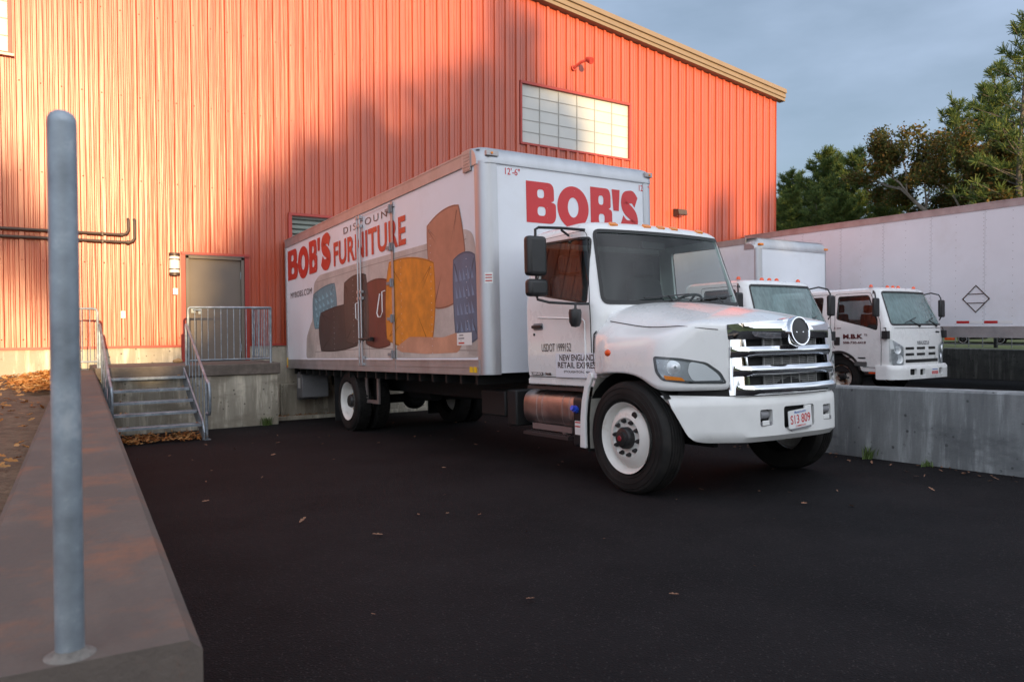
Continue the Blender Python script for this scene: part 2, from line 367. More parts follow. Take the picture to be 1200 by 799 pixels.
def attach(o, parent):
    o.parent = parent
    root = parent
    while root.parent: root = root.parent
    if root.name in WORLD_INV and parent is root: o.matrix_parent_inverse = WORLD_INV[root.name]

def flat_cdt(outline, holes, step):
    def seg(loop):
        r = []
        for i in range(len(loop)):
            a = Vector(loop[i]); b = Vector(loop[(i+1) % len(loop)]); n = max(1, int(math.ceil((b-a).length/step)))
            for k in range(n): r.append(a+(b-a)*k/n)
        return r
    loops = [seg(l) for l in [outline]+list(holes)]
    def inside(p, loop):
        c = False; x, y = p; j = len(loop)-1
        for i in range(len(loop)):
            xi, yi = loop[i]; xj, yj = loop[j]
            if (yi > y) != (yj > y) and x < (xj-xi)*(y-yi)/(yj-yi)+xi: c = not c
            j = i
        return c
    V = []; E = []
    for l in loops:
        o = len(V); V += l; E += [(o+i, o+(i+1) % len(l)) for i in range(len(l))]
    bnd = list(V)
    us = [p[0] for p in loops[0]]; vs_ = [p[1] for p in loops[0]]
    nu = int((max(us)-min(us))/step); nv = int((max(vs_)-min(vs_))/step)
    for i in range(1, nu+1):
        for k in range(1, nv+1):
            p = Vector((min(us)+i*step-.03*step, min(vs_)+k*step-.03*step))
            if not inside(p, loops[0]) or any(inside(p, h) for h in loops[1:]): continue
            if min((p-q).length_squared for q in bnd) < (.45*step)**2: continue
            V.append(p)
    vo, eo, fo, *_ = delaunay_2d_cdt(V, E, [], 0, 1e-6)
    T = []
    for f in fo:
        if len(f) != 3: continue
        c = (vo[f[0]]+vo[f[1]]+vo[f[2]])/3
        if inside(c, loops[0]) and not any(inside(c, h) for h in loops[1:]): T.append(tuple(f))
    cnt = {}
    for t in T:
        for a, b in ((t[0], t[1]), (t[1], t[2]), (t[2], t[0])): cnt[(a, b)] = 1
    be = [(a, b) for (a, b) in cnt if (b, a) not in cnt]
    return [tuple(v) for v in vo], T, be

def roundp(pts, r, n=5):
    out = []; m = len(pts)
    for i in range(m):
        p0 = Vector(pts[i-1]); p = Vector(pts[i]); p1 = Vector(pts[(i+1) % m])
        rr = r[i] if isinstance(r, (list, tuple)) else r
        d0 = p0-p; d1 = p1-p; q = min(rr, d0.length*.48, d1.length*.48)
        a = p+d0.normalized()*q; b = p+d1.normalized()*q
        for k in range(n+1):
            t = k/n; out.append(tuple(a*(1-t)**2+p*2*t*(1-t)+b*t*t))
    return out
def rect(x0, y0, x1, y1): return [(x0, y0), (x1, y0), (x1, y1), (x0, y1)]

def text2d(body, bold=0., res=6, spacing=1.0):
    c = bpy.data.curves.new('t', 'FONT'); c.body = body; c.size = 1; c.offset = bold; c.resolution_u = res; c.space_character = spacing
    o = bpy.data.objects.new('t', c); COL.objects.link(o)
    dg = bpy.context.evaluated_depsgraph_get(); dg.update()
    me = bpy.data.meshes.new_from_object(o.evaluated_get(dg))
    vs = [(v.co.x, v.co.y) for v in me.vertices]; fs = [tuple(p.vertices) for p in me.polygons]
    bpy.data.objects.remove(o); bpy.data.curves.remove(c); bpy.data.meshes.remove(me)
    x0 = min(v[0] for v in vs); x1 = max(v[0] for v in vs); y0 = min(v[1] for v in vs); y1 = max(v[1] for v in vs)
    return [((v[0]-x0)/(x1-x0), (v[1]-y0)/(y1-y0)) for v in vs], fs
def lettering(mb, body, fn, bold=0., spacing=1.0):   # fn(u,v) with u,v in 0..1
    vs, fs = text2d(body, bold, spacing=spacing); mb.add([fn(u, v) for u, v in vs], fs); return mb

def thing(name, label, cat, loc=(0, 0, 0), rot=None, group=None, world=False):
    o = bpy.data.objects.new(name, None); COL.objects.link(o); o.location = loc
    if rot: o.rotation_euler = rot
    o.empty_display_size = .2
    tag(o, label, cat, group)
    if world: WORLD_INV[o.name] = Matrix.Translation(-Vector(loc))
    return o
def tag(o, label=None, cat=None, group=None, kind=None):
    if label: o['label'] = label
    if cat: o['category'] = cat
    if group: o['group'] = group
    if kind: o['kind'] = kind
    return o
def dup(root, loc, rotz=None, label=None, scale=None):
    r = root.copy(); COL.objects.link(r); r.location = loc
    if rotz is not None: r.rotation_euler = (0, 0, rotz)
    if label: r['label'] = label
    if scale: r.scale = (scale,)*3 if not isinstance(scale, tuple) else scale
    for c in root.children:
        k = c.copy(); COL.objects.link(k); k.parent = r
    return r
def recenter(o, p):
    """move a world-space mesh object's origin to p"""
    p = Vector(p); o.data.transform(Matrix.Translation(-p)); o.location = p; return o

def gz(y): return -.0368*(y-4.796)                      # the loading yard falls towards the building
def lz(y): return -.02*(y-9.0)                          # the second lane

# ------------------------------------------------------------------ ground
def struct(o): return tag(o, kind='structure')
mb = MB(); xs = [-320, -60, -1.2, .6, 7.62, 30, 60, 320]; ys = [-320, -60, -20, -6, 0, 5, 10, 15.3, 30, 60, 320]
def gzz(y): return gz(max(-14, min(15.3, y)))
mb.grid([[(x, y, gzz(y)) for x in xs] for y in ys]); struct(mb.build('asphalt_yard', M_asphalt, smooth=0))
mb = MB(); mb.grid([[(7.9, y, lz(y)), (21.4, y, lz(y))] for y in (-14, -5, 5, 15.1)]); struct(mb.build('asphalt_lane', M_asphalt, smooth=0))
# raised soil bed left of the retaining wall
mb = MB(); rows = []
rs = random.Random(3)
for j in range(60):
    y = -7+j*(22.05/59); row = []
    for i in range(40):
        x = (-14+i*.4 if i < 30 else -2+(i-29)*.24)
        xe = .215+.0524*(y-1.63)-.36
        x = min(x, xe+.1)
        row.append((x, y, .60+.05*(y > 11)*min(1, (y-11)/4)+rs.uniform(-.018, .018)-.0*y))
    rows.append(row)
mb.grid(rows); struct(mb.build('soil_bed', M_soil))
# grassy ground beyond the far retaining wall
mb = MB(); rows = []
for j in range(30):
    y = -30+j*6; rows.append([(21.7+x, y, .74+.02*x*(x < 20)+.4*(x >= 20)+.01*max(0, x-20)+rs.uniform(-.03, .03)) for x in (0, 1, 2, 4, 7, 11, 16, 22, 30, 45, 70, 110, 200)])
mb.grid(rows); struct(mb.build('lawn', M_lawn))

def hh_(x): return 7.95+1.75*max(0, min(1, (x+4.6)/1.6))
# unseen rise added behind the camera (it keeps the low sun off the yard)
mb = MB(); rows = []
for j in range(26):
    y = -96+j*2.6
    t = max(0, min(1, (-31-y)/15)); t = t*t*(3-2*t)
    rows.append([(x, y, .5+t*hh_(x)+rs.uniform(-.3, .3)*t+.8*t*sin(x*.09+1)) for x in list(range(-70, -8, 4))+[-8, -6, -4.6, -3.8, -3, -1]+list(range(2, 66, 4))])
mb.grid(rows); struct(mb.build('shade_hill', M_lawn))

# ------------------------------------------------------------------ retaining walls
def wallbar(name, m, a, b, th, ztop, zbot, label, cat, chamf=.02, n=14, side=1):
    """a wall along a->b (plan), thickness th towards +x side; ztop/zbot functions of y"""
    mb = MB(); a = Vector(a); b = Vector(b); d = (b-a).normalized(); nn = Vector((d.y, -d.x))*side
    rows = []
    for i in range(n+1):
        p = a+(b-a)*i/n; zt = ztop(p.y); zb = zbot(p.y); q = p+nn*th; c = chamf
        r = [(p.x, p.y, zb), (p.x, p.y, zt-c), (p.x+nn.x*c, p.y+nn.y*c, zt), (q.x-nn.x*c, q.y-nn.y*c, zt), (q.x, q.y, zt-c), (q.x, q.y, zb)]
        rows.append(r)
    mb.grid(rows); mb.f.append((0, 1, 2, 3, 4, 5)); k = n*6; mb.f.append((k+5, k+4, k+3, k+2, k+1, k))
    o = mb.build(name, m, smooth=0); recenter(o, (a.x, a.y, zbot(a.y))); o.data.update(); tag(o, label, cat); return o
b_ = bmesh
lw = wallbar('retaining_wall', M_leftwall, (.30, 1.64), (.955, 14.2), .47, lambda y: .822-.006*(y-1.63), lambda y: -.5, 'low concrete wall with orange-brown rust stains carrying the round steel post', 'wall', .025, side=-1)
rw = wallbar('retaining_wall', M_wall_grey, (7.48+.047*-2.5, -2.5), (7.48+.047*14.9, 14.9), .30, lambda y: gz(y)+.772, lambda y: gz(y)-.4, 'grey pitted concrete retaining wall right behind the front wheel of the big truck', 'wall', .02)
wallbar('retaining_wall', M_wall_dark, (21.4, -12), (21.6, 15), .3, lambda y: .79, lambda y: -.6, 'concrete wall coloured dark for the shade beneath the long white trailer', 'wall', .02)

# ------------------------------------------------------------------ warehouse
YW = 15.07
def roofz(x): return 9.47-.1035*(x-10.3) if x > -8 else 9.47-.1035*(-8-10.3)+.1035*(x+8)
wh = thing('warehouse', 'red ribbed metal warehouse with tan roof trim and concrete base', 'warehouse', (4, YW, -.4), world=True)
OPEN = [(10.13, 5.906, 13.634, 7.344), (2.52, -1, 3.60, 2.82), (-4.2, 6.04, -.16, 9.2), (4.52, 3.0, 7.2, 3.715)]
prof = []                                              # (x, dy): panel ribs, 0.305 m apart
x = -20.0+.155
while x < 19.78:
    for dx, dy in ((-.050, 0), (-.036, -.044), (.036, -.044), (.050, 0), (.100, 0), (.109, -.012), (.126, -.012), (.135, 0), (.171, 0), (.180, -.012), (.197, -.012), (.206, 0)):
        if x+dx < 19.78: prof.append((x+dx, dy))
    x += .3048
for o in OPEN:
    for xx in (o[0], o[2]):
        for i in range(len(prof)-1):
            if prof[i][0] < xx < prof[i+1][0]:
                t = (xx-prof[i][0])/(prof[i+1][0]-prof[i][0]); prof.insert(i+1, (xx, prof[i][1]+t*(prof[i+1][1]-prof[i][1]))); break
prof.append((19.78, 0))
mb = MB()
for (xa, da), (xb, db) in zip(prof, prof[1:]):
    xm = (xa+xb)/2; zs = [(1.115, None)]
    cuts = sorted([(o[1], o[3]) for o in OPEN if o[0] < xm < o[2]])
    z = 1.115; spans = []
    for c0, c1 in cuts:
        if c0 > z: spans.append((z, c0))
        z = max(z, c1)
    spans.append((z, None))
    for z0, z1 in spans:
        ta = roofz(xa) if z1 is None else z1; tb = roofz(xb) if z1 is None else z1
        mb.add([(xa, YW+da, z0), (xb, YW+db, z0), (xb, YW+db, tb), (xa, YW+da, ta)], [(0, 1, 2, 3)])
# right return wall
yy = YW
while yy < 45:
    for d0, d1 in (((0, 0), (.11, 0)), ((.11, 0), (.14, .034)), ((.14, .034), (.2, .034)), ((.2, .034), (.23, 0)), ((.23, 0), (.305, 0))):
        mb.add([(19.78+d0[1], yy+d0[0], 1.1), (19.78+d1[1], yy+d1[0], 1.1), (19.78+d1[1], yy+d1[0], 8.49), (19.78+d0[1], yy+d0[0], 8.49)], [(0, 1, 2, 3)])
    yy += .305
x = -20.0+.155
while x < 19.7:                                        # fastener heads on the ribs
    for z in (1.25, 2.6, 4.1, 5.6, 7.1, 8.6, 10.):
        if z < roofz(x)-.2 and not any(o[0]-.1 < x < o[2]+.1 and o[1]-.1 < z < o[3]+.1 for o in OPEN):
            s = .011; y = YW-.0442; mb.add([(x-s, y, z-s), (x+s, y, z-s), (x+s, y, z+s), (x-s, y, z+s), (x, y-.009, z)], [(0, 1, 4), (1, 2, 4), (2, 3, 4), (3, 0, 4)])
    x += .3048
mb.build('siding', M_siding, wh, smooth=20, weld=True)
mb = MB(); mb.box((-20, YW-.02, -1.2), (2.52, YW+.3, 1.09)); mb.box((3.60, YW-.021, -1.2), (19.8, YW+.3, 1.09)); mb.box((2.52, YW-.019, -1.2), (3.6, YW+.3, .79)); mb.box((19.5, YW+.3, -1.2), (19.81, 45, 1.09))
mb.build('foundation', M_found, wh, smooth=0)
mb = MB(); mb.box((4.25, YW-.14, -1.2), (19.2, YW-.024, .30)); mb.build('dock_base', M_landing, wh, smooth=0, bevel=.01)
mb = MB(); mb.box((-20, YW-.045, 1.075), (2.44, YW+.02, 1.118)); mb.box((3.68, YW-.045, 1.075), (19.8, YW+.02, 1.118)); mb.build('base_trim', M_redtrim, wh, smooth=0)
# rake trim
mb = MB()
for x0, x1 in ((-8, 19.97),):
    for (ya, yb, zo0, zo1) in ((YW-.20, YW+.02, .00, .10), (YW-.225, YW+.02, .10, .235), (YW-.26, YW+.02, .235, .37)):
        v = []
        for xx in (x0, x1):
            z = roofz(xx)-.05
            v += [(xx, ya, z+zo0), (xx, yb, z+zo0), (xx, yb, z+zo1), (xx, ya+.012, z+zo1)]
        mb.add(v, [(0, 1, 2, 3), (7, 6, 5, 4), (0, 4, 5, 1), (1, 5, 6, 2), (2, 6, 7, 3), (3, 7, 4, 0)])
mb.build('rake_trim', M_tan, wh, smooth=0, bevel=.012)
mb = MB(); mb.add([(-20, YW-.2, roofz(-20)+.33), (-8, YW-.2, roofz(-8)+.33), (20.0, YW-.2, roofz(20)+.33), (20.0, 45, roofz(20)+.33), (-8, 45, roofz(-8)+.33), (-20, 45, roofz(-20)+.33)], [(0, 1, 4, 5), (1, 2, 3, 4)])
mb.add([(-20, YW, -1), (-20, 45, -1), (-20, 45, roofz(-20)), (-20, YW, roofz(-20))], [(0, 1, 2, 3)])
mb.build('roof', M_steelgrey, wh, smooth=0)
# windows of translucent panels
def window(x0, z0, x1, z1, nc, nr):
    f = MB(); w = .045
    f.box((x0-.03, YW-.055, z1-.01), (x1+.03, YW+.06, z1+.05)); f.box((x0-.03, YW-.05, z0-.045), (x1+.03, YW+.06, z0+.005))
    f.box((x0-.035, YW-.048, z0), (x0+.02, YW+.06, z1)); f.box((x1-.02, YW-.048, z0), (x1+.035, YW+.06, z1))
    fr = f.build('window', M_redtrim, wh, smooth=0)
    p = MB(); p.box((x0, YW+.03, z0), (x1, YW+.05, z1)); po = p.build('pane', M_pane, None, smooth=0); po.parent = fr; po.matrix_parent_inverse = fr.matrix_parent_inverse.inverted() @ WORLD_INV[wh.name] if False else Matrix()
    b = MB()
    for i in range(nc+1):
        xx = x0+(x1-x0)*i/nc; b.box((xx-.009, YW+.01, z0), (xx+.009, YW+.036, z1))
    for j in range(1, nr):
        zz = z0+(z1-z0)*j/nr; b.box((x0, YW+.018, zz-.007), (x1, YW+.0355, zz+.007))
    bo = b.build('glazing_bar', M_grille, None, smooth=0); bo.parent = fr
    return fr
window(10.13, 5.906, 13.634, 7.344, 6, 5)
fr = window(-4.2, 6.04, -.16, 9.2, 6, 11)
s_ = MB(); s_.box((-4.25, YW-.10, 5.97), (-.10, YW-.0, 6.01)); so_ = s_.build('sill', mat('pale_sill', (.6, .5, .42), .5), None, smooth=0); so_.parent = fr
# louvre high behind the truck
f = MB(); f.box((4.47, YW-.06, 3.70), (7.25, YW+.1, 3.75)); f.box((4.46, YW-.058, 3.0), (4.53, YW+.1, 3.70)); f.box((7.19, YW-.058, 3.0), (7.25, YW+.1, 3.70)); lo = f.build('dock_door', M_redtrim, wh, smooth=0)
f = MB(); f.box((4.53, YW+.13, 1.1), (7.19, YW+.2, 3.70))
for i in range(26): f.box((4.53, YW+.06+.0, 1.15+i*.1), (7.19, YW+.132, 1.22+i*.1))
k = f.build('slat_curtain', mat('grey_green_slats', (.20, .23, .20), .5, .3), None, smooth=0, bevel=.01); k.parent = lo
# personnel door
f = MB(); f.box((2.53, YW-.04, .80), (2.585, YW+.12, 2.80)); f.box((3.535, YW-.04, .80), (3.59, YW+.12, 2.80)); f.box((2.53, YW-.04, 2.745), (3.59, YW+.12, 2.805))
df = f.build('door_frame', M_door, wh, smooth=0, bevel=.004)
f = MB(); f.box((2.45, YW-.075, 2.812), (3.69, YW+.02, 2.86)); f.box((2.44, YW-.05, .8), (2.522, YW+.02, 2.81)); f.box((3.598, YW-.05, .8), (3.68, YW+.02, 2.81)); f.build('door_trim', M_redtrim, wh, smooth=0)
f = MB(); f.box((2.588, YW+.012, .81), (3.532, YW+.06, 2.742)); dl = f.build('door', M_door, wh, smooth=0, bevel=.004)
f = MB(); f.box((2.62, YW-.012, 1.72), (2.70, YW+.012, 1.83)); f.tube([(2.66, YW, 1.775), (2.66, YW-.06, 1.775), (2.78, YW-.06, 1.775)], .012, 8); f.box((2.75, YW+.0, 1.70), (2.80, YW+.0125, 1.84)); h = f.build('handle', M_galv, None, smooth=30); h.parent = dl
for z in (1.05, 2.45):
    f = MB(); f.cyl((3.538, YW+.0, z-.07), (3.538, YW+.0, z+.07), .014, 8); h = f.build('hinge', M_galv, None); h.parent = dl
# things fixed to the wall
def sconce():
    t = thing('wall_light', 'white half-round wall light beside the taupe door', 'wall light', (2.335, YW-.036, 2.41), world=True)
    def arc(z0, z1, r, mm, nm):
        b = MB(); b.lathe([(0, 0), (r, 0), (r, z1-z0), (0, z1-z0)], (2.335, YW-.045, z0), (0, 0, 1), 24); b.build(nm, mm, t)
    arc(2.465, 2.765, .088, mat('opal_diffuser', (.8, .78, .72), .3), 'diffuser')
    arc(2.41, 2.463, .094, M_brownpipe, 'bottom_cap'); arc(2.767, 2.83, .094, M_brownpipe, 'top_cap')
    for z in (2.52, 2.70):
        b = MB(); b.lathe([(.091, 0), (.095, .0), (.095, .018), (.091, .018)], (2.335, YW-.045, z), (0, 0, 1), 24); b.build('band', M_brownpipe, t)
sconce()
def wallbox(name, label, cat, x, z, w, h, m):
    b = MB(); b.box((x-w/2, YW-.075, z-h/2), (x+w/2, YW-.03, z+h/2)); o = b.build(name, m, smooth=0, bevel=.008); recenter(o, (x, YW-.03, z)); tag(o, label, cat); return o
wallbox('switch_box', 'small pale switch box under the white wall light', 'switch box', 2.343, 2.115, .085, .12, M_plate)
wallbox('outlet_box', 'small pale outlet box low on the sunlit red wall', 'outlet box', 1.472, 1.68, .075, .13, M_plate)
for (zz, xe, lab) in ((3.106, 1.575, 'upper of two dark brown pipes along the red wall'), (2.976, 1.675, 'lower of two dark brown pipes along the red wall')):
    b = MB(); yb = YW-.075; pts = [(-9, yb, zz), (xe-.09, yb, zz), (xe-.03, yb, zz+.03), (xe, yb, zz+.09), (xe, yb, 3.33), (xe, yb+.02, 3.39), (xe, YW+.05, 3.41)]
    b.tube(pts, .027, 10)
    for xx in (-.9, 1.16): b.box((xx-.012, yb-.034, zz-.036), (xx+.012, YW, zz+.036))
    b.lathe([(.027, 0), (.036, 0), (.036, .04), (.027, .04)], (xe-.13, yb, zz), (1, 0, 0), 12)
    o = b.build('pipe', M_brownpipe); recenter(o, (-9, yb, zz)); tag(o, lab, 'pipe', 'pipes on the warehouse wall')
def flood(x, z, label, m):
    t = thing('flood_light', label, 'flood light', (x, YW-.035, z), world=True)
    b = MB(); b.cyl((x, YW+.0, z), (x, YW-.06, z), .07, 14); b.build('mount', m, t)
    b = MB(); b.tube([(x, YW-.06, z), (x+.08, YW-.22, z+.10), (x+.20, YW-.38, z+.16)], .035, 10); b.build('arm', m, t)
    b = MB(); b.lathe([(0, 0), (.06, 0), (.085, .12), (.085, .17), (0, .17)], (x+.19, YW-.33, z+.17), (.25, -.85, -.45), 16); b.build('head', m, t)
flood(11.73, 7.98, 'red painted flood light on the wall above the right window', M_redtrim)
t = thing('wall_pack', 'small brown wall pack light at the right end of the red wall', 'wall light', (15.43, YW-.03, 4.55), world=True)
b = MB(); b.prism([(0, 0), (.0, .20), (-.20, .17), (-.24, .02)], lambda u, v, w: (15.43+w, YW-.03+u, 4.52+v), -.17, .17); b.build('housing', M_brownpipe, t, smooth=0, bevel=.012)
b = MB(); b.box((15.30, YW-.25, 4.505), (15.56, YW-.06, 4.522)); b.build('lens', M_lampglass, t, smooth=0)

# ------------------------------------------------------------------ landing, steps, rails
ld = thing('concrete_landing', 'board-formed concrete landing with a dark worn slab before the door', 'landing', (2.4, 14.3, -.4), world=True)
b = MB(); b.box((.96, 13.72, -.7), (3.86, YW-.03, .598)); b.build('base', M_landing, ld, smooth=0, bevel=.008)
b = MB(); b.box((.93, 13.68, .60), (3.89, YW-.025, .80)); b.build('slab', M_cap, ld, smooth=0, bevel=.015)
st = thing('metal_stairs', 'galvanised open-riser steel stairs leading up to the landing', 'stairs', (1.64, 12.9, -.3), world=True)
TR = [(13.52, .635), (13.20, .462), (12.88, .298), (12.56, .148), (12.22, -.02)]
for y, z in TR:
    b = MB(); b.box((1.06, y-.135, z-.035), (2.24, y-.128, z)); b.box((1.06, y-.135, z-.03), (1.075, y+.13, z)); b.box((2.225, y-.135, z-.03), (2.24, y+.13, z))
    b.box((1.06, y-.128, z-.006), (2.24, y-.055, z+.002))
    for k in range(24): b.box((1.08+k*.049, y-.055, z-.024), (1.084+k*.049, y+.13, z-.003))
    for k in range(6): b.box((1.075, y-.02+k*.028, z-.012), (2.225, y-.016+k*.028, z-.0045))
    for k in range(9): b.box((1.12+k*.13, y-.137, z-.02), (1.126+k*.13, y-.06, z+.004))
    b.build('tread', M_galv, st, smooth=0)
for xs_ in (1.03, 2.24):
    b = MB()
    b.prism([(13.70, .78), (13.70, .50), (12.0, -.31), (11.98, -.14), (12.1, .02)], lambda u, v, w: (xs_+w, u, v), 0, .022); b.build('stringer', M_galv, st, smooth=0)
def rail(xr, foot):
    b = MB()
    b.tube([(xr, 13.72, .72), (xr, 13.72, 1.50), (xr, 13.66, 1.50), (xr, 12.06, .66), (xr, 11.86, .60), (xr, 11.80, .50), (xr, 11.80, .22), (xr, 11.86, .14), (xr, 12.05, .14)], .021, 10)
    b.tube([(xr, 12.06, .64), (xr, 12.06, foot)], .021, 10); b.box((xr-.05, 12.0, foot-.005), (xr+.05, 12.12, foot+.008))
    for k in range(1, 6):
        y = 13.72-k*.277; zt = 1.50-(13.66-y)*.525-.02; b.tube([(xr, y, zt), (xr, y, zt-.86 if y > 12.2 else zt-.7)], .008, 6)
    return b
rail(2.30, gz(12.06)).build('handrail', M_galv, st, smooth=40)
rail(1.00, gz(12.06)).build('handrail', M_galv, st, smooth=40)
gr_ = thing('guard_railing', 'galvanised picket railing on the landing before the door', 'railing', (2.9, 13.78, .8), world=True)
b = MB(); b.tube([(2.34, 13.74, .80), (2.34, 13.74, 1.74), (2.345, 13.74, 1.77), (2.37, 13.74, 1.79), (3.735, 13.74, 1.80)], .021, 10); b.tube([(3.735, 13.74, .80), (3.735, 13.74, 1.80), (3.735, YW-.07, 1.80), (3.735, YW-.07, .80)], .021, 10); b.build('frame', M_galv, gr_)
b = MB(); b.tube([(2.34, 13.74, .88), (3.735, 13.74, .88)], .014, 8); b.tube([(3.735, 13.74, .88), (3.735, YW-.07, .88)], .014, 8); b.build('bottom_rail', M_galv, gr_)
for k in range(1, 13):
    b = MB(); x = 2.34+k*1.395/13; b.tube([(x, 13.74, .885), (x, 13.74, 1.79)], .008, 6); b.build('picket', M_galv, gr_)
for k in range(1, 10):
    b = MB(); y = 13.74+k*1.26/10; b.tube([(3.735, y, .885), (3.735, y, 1.79)], .008, 6); b.build('picket', M_galv, gr_)
gl = thing('guard_railing', 'galvanised picket railing at the left end of the landing, half hidden by the steel post', 'railing', (.985, 14.4, .8), world=True)
b = MB(); b.tube([(.975, 13.74, .78), (.975, 13.74, 1.70), (.955, 13.74, 1.745), (.90, 13.74, 1.755), (.54, 13.74, 1.755), (.54, 13.74, .80)], .021, 10); b.build('frame', M_galv, gl)
b = MB(); b.tube([(.54, 13.74, .90), (.975, 13.74, .90)], .014, 8); b.build('bottom_rail', M_galv, gl)
for k in range(1, 4):
    b = MB(); x = .54+k*.435/4; b.tube([(x, 13.74, .90), (x, 13.74, 1.75)], .008, 6); b.build('picket', M_galv, gl)

# steel post at the front
ps = thing('steel_post', 'round galvanised steel post standing on the low concrete wall, nearest the camera', 'post', (.0645, 1.70, .81), world=True)
b = MB(); R_ = .0258
b.tube([(.0645, 1.70, .80), (.0645, 1.70, 1.865)], R_, 28, cap=False)
b.lathe([(R_, 0), (R_*.97, .009), (R_*.8, .018), (R_*.45, .024), (0, .0255)], (.0645, 1.70, 1.865), (0, 0, 1), 28)
b.build('pole', M_galv, ps, smooth=50)
b = MB(); b.lathe([(R_+.022, 0), (R_+.016, .004), (R_+.005, .008), (R_-.001, .016)], (.0645, 1.70, .8205), (0, 0, 1), 28); b.build('weld_collar', mat('rough_grout', (.20, .18, .16), .9, var=.3, vscale=40, bump=.6, bscale=90), ps)

# pavers, stone, weeds, leaves
for i, (x, y, w, d, a) in enumerate(((.30, 14.6, .42, .34, .1), (.62, 14.55, .25, .3, -.1))):
    b = MB(); b.box((-w/2, -d/2, 0), (w/2, d/2, .05)); o = b.build('paving_slab', mat('grey_brown_paver', (.12, .09, .075), .85, var=.2, bump=.3), smooth=0, bevel=.008); o.location = (x, y, .655); o.rotation_euler = (0, .04, a)
    tag(o, ['grey-brown paving slab lying in the leaves by the foundation', 'smaller grey-brown paving slab against the foundation behind the steel post'][i], 'paving slab')
bm = bmesh.new(); bmesh.ops.create_icosphere(bm, subdivisions=3, radius=1)
for v in bm.verts: v.co *= 1+.12*sin(v.co.x*5+1)*cos(v.co.y*4)+.05*sin(v.co.z*9)
me = bpy.data.meshes.new('stone'); bm.to_mesh(me); bm.free(); me.polygons.foreach_set('use_smooth', [True]*len(me.polygons)); me.materials.append(mat('tan_stone', (.36, .24, .12), .9, var=.2, bump=.4))
o = bpy.data.objects.new('stone', me); COL.objects.link(o); o.scale = (.085, .06, .045); o.location = (2.33, 14.75, .832); tag(o, 'small tan stone lying on the landing left of the door', 'stone')
def weed(x, y, z, n, h, label, seed):
    r = random.Random(seed); b = MB()
    for _ in range(n):
        a = r.uniform(0, 2*pi); l = h*r.uniform(.5, 1.1); o = Vector((r.gauss(0, .045), r.gauss(0, .025), 0)); d = Vector((cos(a), sin(a), 0)); w = Vector((-d.y, d.x, 0))*.0045; p1 = o+d*l*.22+Vector((0, 0, l*.65)); p2 = o+d*l*.55+Vector((0, 0, l))
        b.add([o-w, o+w, p1+w*.8, p1-w*.8, p2], [(0, 1, 2, 3), (3, 2, 4)])
    ob = b.build('weed', M_grass, smooth=0); ob.location = (x, y, z); tag(ob, label, 'weed')
weed(3.62, 13.66, gz(13.66), 90, .17, 'green weed tuft at the foot of the concrete landing', 5)
weed(7.66, 4.62, gz(4.62), 70, .15, 'green weed tuft growing at the foot of the grey retaining wall', 6)
weed(7.60, 3.95, gz(3.95), 26, .07, 'low grass sprig along the foot of the grey wall', 8)
def leafmesh(b, p, s, r):
    """a curled oak-like leaf, five lobes either side folded to a shallow V"""
    a = r.uniform(0, 2*pi); up = Vector((r.gauss(0, .35), r.gauss(0, .35), 1)).normalized(); d = Vector((cos(a), sin(a), 0)); d = (d-up*d.dot(up)).normalized(); w = up.cross(d)
    c = r.uniform(.1, .5)*s
    def P(u, v): return Vector(p)+d*u*s+w*v*s+up*(abs(v)*c*1.3+c*.5*(u*u))
    L = [P(-.5, 0), P(-.3, .16), P(-.12, .10), P(.05, .24), P(.2, .12), P(.34, .15), P(.5, 0)]
    Rr = [P(-.3, -.16), P(-.12, -.10), P(.05, -.24), P(.2, -.12), P(.34, -.15)]
    m = [P(-.3, 0), P(-.12, 0), P(.05, 0), P(.2, 0), P(.34, 0)]
    vs = L+Rr+m; f = [(0, 12, 1), (1, 12, 13, 2), (2, 13, 14, 3), (3, 14, 15, 4), (4, 15, 16, 5), (5, 16, 6), (0, 7, 12), (7, 8, 13, 12), (8, 9, 14, 13), (9, 10, 15, 14), (10, 11, 16, 15), (11, 6, 16)]
    b.add(vs, f)
r = random.Random(11); b = MB()
for _ in range(1500):
    y = 11.2+r.random()**.7*3.6; xe = -.24+.0524*(y-1.63); x = xe+.03-abs(r.gauss(0, .22))*(1.0+.3*(y-11))*.8
    hgt = .62+.06*max(0, 1-abs(x-xe+.1)/.4)*min(1, (y-11)/2)
    leafmesh(b, (x, y, hgt+r.uniform(0, .06)), r.uniform(.06, .13), r)
for _ in range(160):
    y = r.uniform(2.5, 12); x = -.25+.0524*(y-1.63)-abs(r.gauss(0, .8)); leafmesh(b, (x, y, .625), r.uniform(.05, .11), r)
for _ in range(420):
    x = r.uniform(1.05, 2.3); y = 12.0+abs(r.gauss(0, .55)); leafmesh(b, (x, min(y, 13.68), gz(y)+.02+r.uniform(0, .05)), r.uniform(.05, .11), r)
for _ in range(230):
    x = r.uniform(3.9, 6.2); y = r.uniform(14.45, 14.9); leafmesh(b, (x, y, gz(y)+.02+r.uniform(0, .04)), r.uniform(.05, .1), r)
for y, z in TR:
    for _ in range(4): leafmesh(b, (r.choice((r.uniform(1.1, 1.3), r.uniform(2.05, 2.22))), y+r.uniform(-.1, .1), z+.012), r.uniform(.04, .08), r)
tag(b.build('fallen_leaves', M_leaves, smooth=0), kind='stuff')
b = MB(); r = random.Random(23)
spots = [(2.03, 4.82), (2.13, 3.09), (2.75, 2.7), (1.3, 6.9), (1.75, 5.6), (2.9, 4.9), (7.35, 4.4), (7.2, 5.0), (6.9, 3.7), (7.45, 3.5), (7.3, 3.2), (6.4, 3.3), (2.6, 9.5), (3.0, 10.7)]
for x, y in spots: leafmesh(b, (x, y, gz(y)+.018), r.uniform(.055, .08), r)
